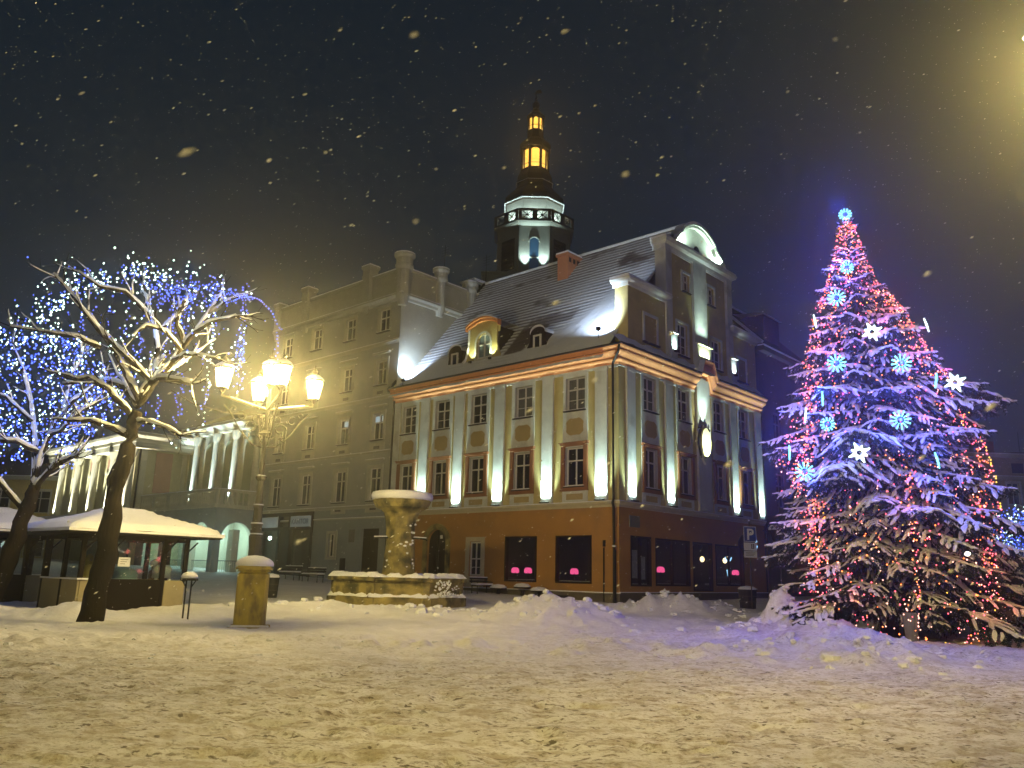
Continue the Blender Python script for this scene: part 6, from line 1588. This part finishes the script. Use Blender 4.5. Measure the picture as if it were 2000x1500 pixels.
while z < 13.55:
    R_ = rad(z)
    n = 1
    gold += 2.39996+rnd.uniform(-.35, .35)
    wv = 1+.14*math.sin(gold*2+z*1.1)+.10*math.sin(gold*3.0-z*2.3)
    rr = R_*wv*rnd.uniform(.84, 1.10)
    if z < 3.8 and math.cos(gold) < -.2: rr *= .86
    if 4.1 < z < 5.7 and math.cos(gold) < -.5: rr *= 1.08
    if z < 2 and math.cos(gold) > .3: rr *= 1.16
    if 5.8 < z < 7.4 and math.cos(gold) > .55: rr *= 1.22
    key = 'L' if rr > 2.1 else ('M' if rr > 1.0 else 'S')
    key = 'D' if (key == 'L' and z < 2.6) else key
    me, L = rnd.choice(BM[key]); s_ = max(rr, .22)/L/.97
    o = bpy.data.objects.new('branch', me); S.collection.objects.link(o); o.parent = XT
    o.location = (cxo(z), 0, z+.16*rr*.9); tilt = rnd.uniform(-.10, .10)-(.18 if z > 10 else 0)-(.5 if z > 12.2 else 0)
    if z < 1.6: tilt += -.02
    o.rotation_euler = (rnd.uniform(-.18, .18), tilt, gold); o.scale = (s_, s_*rnd.uniform(.9, 1.15), s_*rnd.uniform(.9, 1.1)); nb += 1
    z += (.022+.045*(z/13.5) if z < 11 else .05)*(2.0 if math.sin(z*5.2+.6*math.sin(gold)) > .35 else .72)
# trunk foot wrapped in pale cloth
q = MB(); q.lathe([(.15, .0), (.16, .3), (.2, .75), (.21, .86)], 16, (-.45, -2.3, 0), mat('grey_wrap', (.16, .165, .18), var=.3)); part('wrapped_pole', q, None, XT)
# bulbs
rnd = random.Random(6); q = MB(); glows = []
def onsurf(a, z, k=1.0): r = rad(z)*k*(.86 if (z < 4.0 and math.cos(a) < -.2) else 1); return (CX+cxo(z)+r*math.cos(a), CY+r*math.sin(a), z+cz0)
def bulb(p, sc=1):
    m = rnd.choices((M_bulbp, M_bulbo, M_bulby, M_bulbg), (5, 3.5, 3, .2))[0]; octa(q, p, rnd.uniform(.014, .027)*sc, m)
for k in range(1300):
    z = 13.4*(1-(rnd.random())**.62); a = rnd.uniform(-PI, 0.15); bulb(onsurf(a, z, rnd.uniform(.80, 1.03)))
for a0, z0, z1, n, sp_ in ((-2.75, 1.2, 7.6, 300, .07), (-2.95, 5.0, 12.6, 200, .12), (-2.2, 9.5, 13.4, 130, .35), (-1.2, 9.6, 13.2, 120, .4), (-1.75, .9, 4.8, 60, .02), (-.35, 3.2, 6.9, 55, .015), (-.6, 4, 10.6, 60, .05), (-1.0, 1.2, 4.2, 90, .10), (-1.0, 7.5, 10.5, 110, .25), (-.30, 6.2, 9.8, 50, .03), (-2.5, 4.6, 9.5, 80, .15)):
    for k in range(n): z = rnd.uniform(z0, z1); bulb(onsurf(a0+rnd.gauss(0, sp_), z, rnd.uniform(.95, 1.04)))
for k in range(30): octa(q, onsurf(-.32+rnd.gauss(0, .02), rnd.uniform(3.8, 6.8), 1.06), .03, rnd.choice((M_bulbg, M_bulbp, M_bulbg)))
for k in range(18): a = rnd.uniform(0, 2*PI); octa(q, (CX-.45+.22*math.cos(a), CY-2.3-abs(.22*math.sin(a)), cz0+rnd.uniform(.2, 1.2)), .022, M_bulby)
tag(part('string_lights', q), 'red pink and amber light strings wound over the snowy spruce', 'string lights', kind='stuff')
for a, z, pw, c in ((-2.8, 2.0, 5, 0), (-2.85, 3.4, 6, 0), (-2.9, 4.8, 7, 0), (-2.95, 6.4, 7, 0), (-2.9, 7.6, 6, 0), (-2.7, 8.8, 7, 1), (-2.9, 10.2, 7, 1), (-1.9, 10.9, 7, 1), (-1.0, 10.2, 7, 1), (-2.6, 11.9, 7, 0), (-1.2, 11.8, 7, 0), (-2.0, 12.8, 6, 0), (-1.0, 8.8, 6, 1), (-.4, 8.0, 6, 1), (-.3, 5.6, 6, 1), (-1.7, 2.4, 5, 0), (-1.0, 2.2, 5, 0), (-1.8, 4.0, 5, 1), (-2.3, 1.3, 4, 0), (-.9, 1.2, 4, 0), (-1.4, 6.9, 6, 1), (-1.7, 9.3, 6, 1), (-2.3, 7.0, 6, 1)):
    p = onsurf(a, z, 1.07); lamp('POINT', p, pw*(1.1 if z < 4.5 else 1.9), ((1, .22, .16), (1, .10, .38))[c], None, .12)
ORN = [((10.22, 24.51, 10.33), 'f', 'second lit blue snowflake below the tree top'), ((9.62, 23.44, 7.91), 'f', 'upper left lit snowflake of the level pair on the spruce'), ((11.1, 22.72, 7.76), 'f', 'upper right lit snowflake of the level pair on the spruce'),
 ((10.64, 22.08, 5.98), 'f', 'lit snowflake in the dark hollow at mid height of the spruce'), ((8.43, 23.18, 4.65), 'f', 'lowest left lit blue snowflake on the spruce'), ((9.05, 22.94, 5.98), 'g', 'blue glowing snowflake partly covered by snowy twigs'),
 ((9.57, 22.26, 5.08), 's', 'white eight pointed star at the middle of the spruce'), ((12.55, 22.77, 7.25), 's', 'white eight pointed star at the right edge of the spruce'), ((10.64, 23.33, 8.86), 's', 'white star in the upper middle of the spruce'),
 ((10.72, 24.76, 11.44), 'g', 'small blue snowflake on the narrow upper stem'), ((10.90, 25.0, 13.40), 'g', 'blue snowflake crowning the very top of the spruce'), ((12.33, 23.63, 9.21), 't', 'greenish white icicle tube on the upper right bough'),
 ((8.70, 23.6, 6.36), 't', 'white icicle tube at the left edge among red bulbs'), ((11.33, 21.73, 4.84), 'u', 'blue icicle tube at the right middle of the spruce'), ((11.91, 22.55, 7.23), 'u', 'blue slanting icicle tube left of the right edge star'), ((9.11, 23.34, 6.81), 'u', 'short blue icicle tube above the half covered snowflake'),
 ((8.23, 23.74, 5.27), 'u', 'blue icicle tube at the far left bough tip'), ((9.69, 24.93, 9.69), 't', 'small white tube at the upper left edge of the spruce'), ((11.82, 21.63, 2.42), 'v', 'small warm white glowing ornament low on the right side')]
def ray(mb, a, r0, r1, w0, w1, m, hole=None):
    c, s1 = math.cos(a), math.sin(a)
    pts = [(r0, -w0), (r1, -w1), (r1, w1), (r0, w0)]
    vs = [(x*c-y_*s1, d, x*s1+y_*c) for d in (-.02, .02) for x, y_ in pts]
    mb.add(vs, [(0, 1, 2, 3), (7, 6, 5, 4), (0, 1, 5, 4), (1, 2, 6, 5), (2, 3, 7, 6), (3, 0, 4, 7)], m)
for p, k, lab in ORN:
    toC = Vector((p[0]-CX, p[1]-CY, 0)); toC.normalize(); p2 = Vector(p)+toC*.12; ang = math.atan2(-p[0], p[1])*.8
    q = MB(); n = {'f': 'snowflake_ornament', 'g': 'snowflake_ornament', 's': 'star_ornament', 't': 'icicle_ornament', 'u': 'icicle_ornament', 'v': 'lit_ornament'}[k]
    if k in 'fg':
        r = .27 if k == 'f' else .2
        for j in range(12): ray(q, 2*PI*j/12+.1, .09, r, .012, .022, M_flake)
        q.lathe([(.05, -.02), (.05, .02)], 10, (0, 0, 0), M_blue, 0, lambda a, b_, c: (a, c, b_)); col = (.05, .09, 1); pw = 190
    elif k == 's':
        for j in range(8):
            r = .3 if j % 2 == 0 else .22; ray(q, 2*PI*j/8+.4, .07, r, .07, .015, M_star)
        col = (.7, .9, .9); pw = 5
    elif k in 'tu':
        q.tube([(0, 0, -.22), (.01, 0, .0), (0, 0, .22)], [.018, .03, .02], 6, M_star if k == 't' else M_flake); col = (.5, .9, .8) if k == 't' else (.05, .11, 1); pw = 5 if k == 't' else 130
    else:
        q.blob((0, 0, 0), (.07, .07, .06), emis('ornament_warm', (1, .9, .65), 5), 8, 5); col = (1, .85, .6); pw = 1.5
    o = part(n, q, None, None, False, tuple(p2), 0); o.rotation_euler = (0, rnd.uniform(-.3, .3) if k in 'tu' else 0, ang)
    tag(o, lab, {'f': 'snowflake light', 'g': 'snowflake light', 's': 'star light', 't': 'icicle light', 'u': 'icicle light', 'v': 'light'}[k], 'lit ornaments on the spruce')
    lamp('POINT', tuple(p2+toC*.22+Vector((0, -.05, .12))), pw, col, None, .1)
# ================================================================== FALLING SNOW AND SNOW HAZE
rnd = np.random.RandomState(3)
N_ = 7800
D = 1.5+28*rnd.rand(N_)**.75
ax = (rnd.rand(N_)*2-1)*.75; az = rnd.rand(N_)*.95-.12
C = np.stack([ax*D, D, 1.6+az*D], 1)
C = C[C[:, 2] > .3]
near_n = 40
Dn = .35+1.0*rnd.rand(near_n); Cn = np.stack([(rnd.rand(near_n)*2-1)*.7*Dn, Dn, 1.6+(rnd.rand(near_n)*.8)*Dn], 1)
C = np.concatenate([C, Cn]); n = len(C)
wd = np.array([.82, .1, .52]); wd /= np.linalg.norm(wd)
r = .0022+.0032*rnd.rand(n); r = r*(.5+.04*np.minimum(C[:, 1], 20)); r[-near_n:] = .0007+.0011*rnd.rand(near_n)
st = 1.8+rnd.rand(n)*1.6
sd = np.array([-.5, 0, .85]); fw_ = np.array([0, 1., 0])
off = np.stack([wd[None]*(r*st)[:, None], -wd[None]*(r*st)[:, None], sd[None]*r[:, None], -sd[None]*r[:, None], fw_[None]*r[:, None], -fw_[None]*r[:, None]], 1)
Vv = (C[:, None, :]+off).reshape(-1, 3)
F_ = np.array([(0, 2, 4), (2, 1, 4), (1, 3, 4), (3, 0, 4), (2, 0, 5), (1, 2, 5), (3, 1, 5), (0, 3, 5)])
Fa = (F_[None]+6*np.arange(n)[:, None, None]).reshape(-1, 3)
me = bpy.data.meshes.new('falling_snow'); me.from_pydata(Vv.tolist(), [], Fa.tolist())
me.materials.append(mat('snowflake_white', (.9, .9, .92), rough=.8, var=0)); 
tag(link('falling_snow', me), 'wind driven snowflakes falling across the night sky', 'falling snow', kind='stuff')

q = MB(); q.box(-90, 105, -22, 120, -2, 60.5)
hz = part('haze', q); hz['kind'] = 'stuff'; hz['label'] = 'pale snowy night haze filling the whole square'; hz['category'] = 'haze'
hm = bpy.data.materials.new('snow_haze'); hm.use_nodes = True; t = hm.node_tree; t.nodes.clear()
pv = t.nodes.new('ShaderNodeVolumePrincipled'); oo = t.nodes.new('ShaderNodeOutputMaterial')
pv.inputs['Color'].default_value = (.93, .94, .96, 1); pv.inputs['Density'].default_value = HAZE; pv.inputs['Anisotropy'].default_value = .87
t.links.new(pv.outputs[0], oo.inputs['Volume']); hz.data.materials.clear(); hz.data.materials.append(hm)
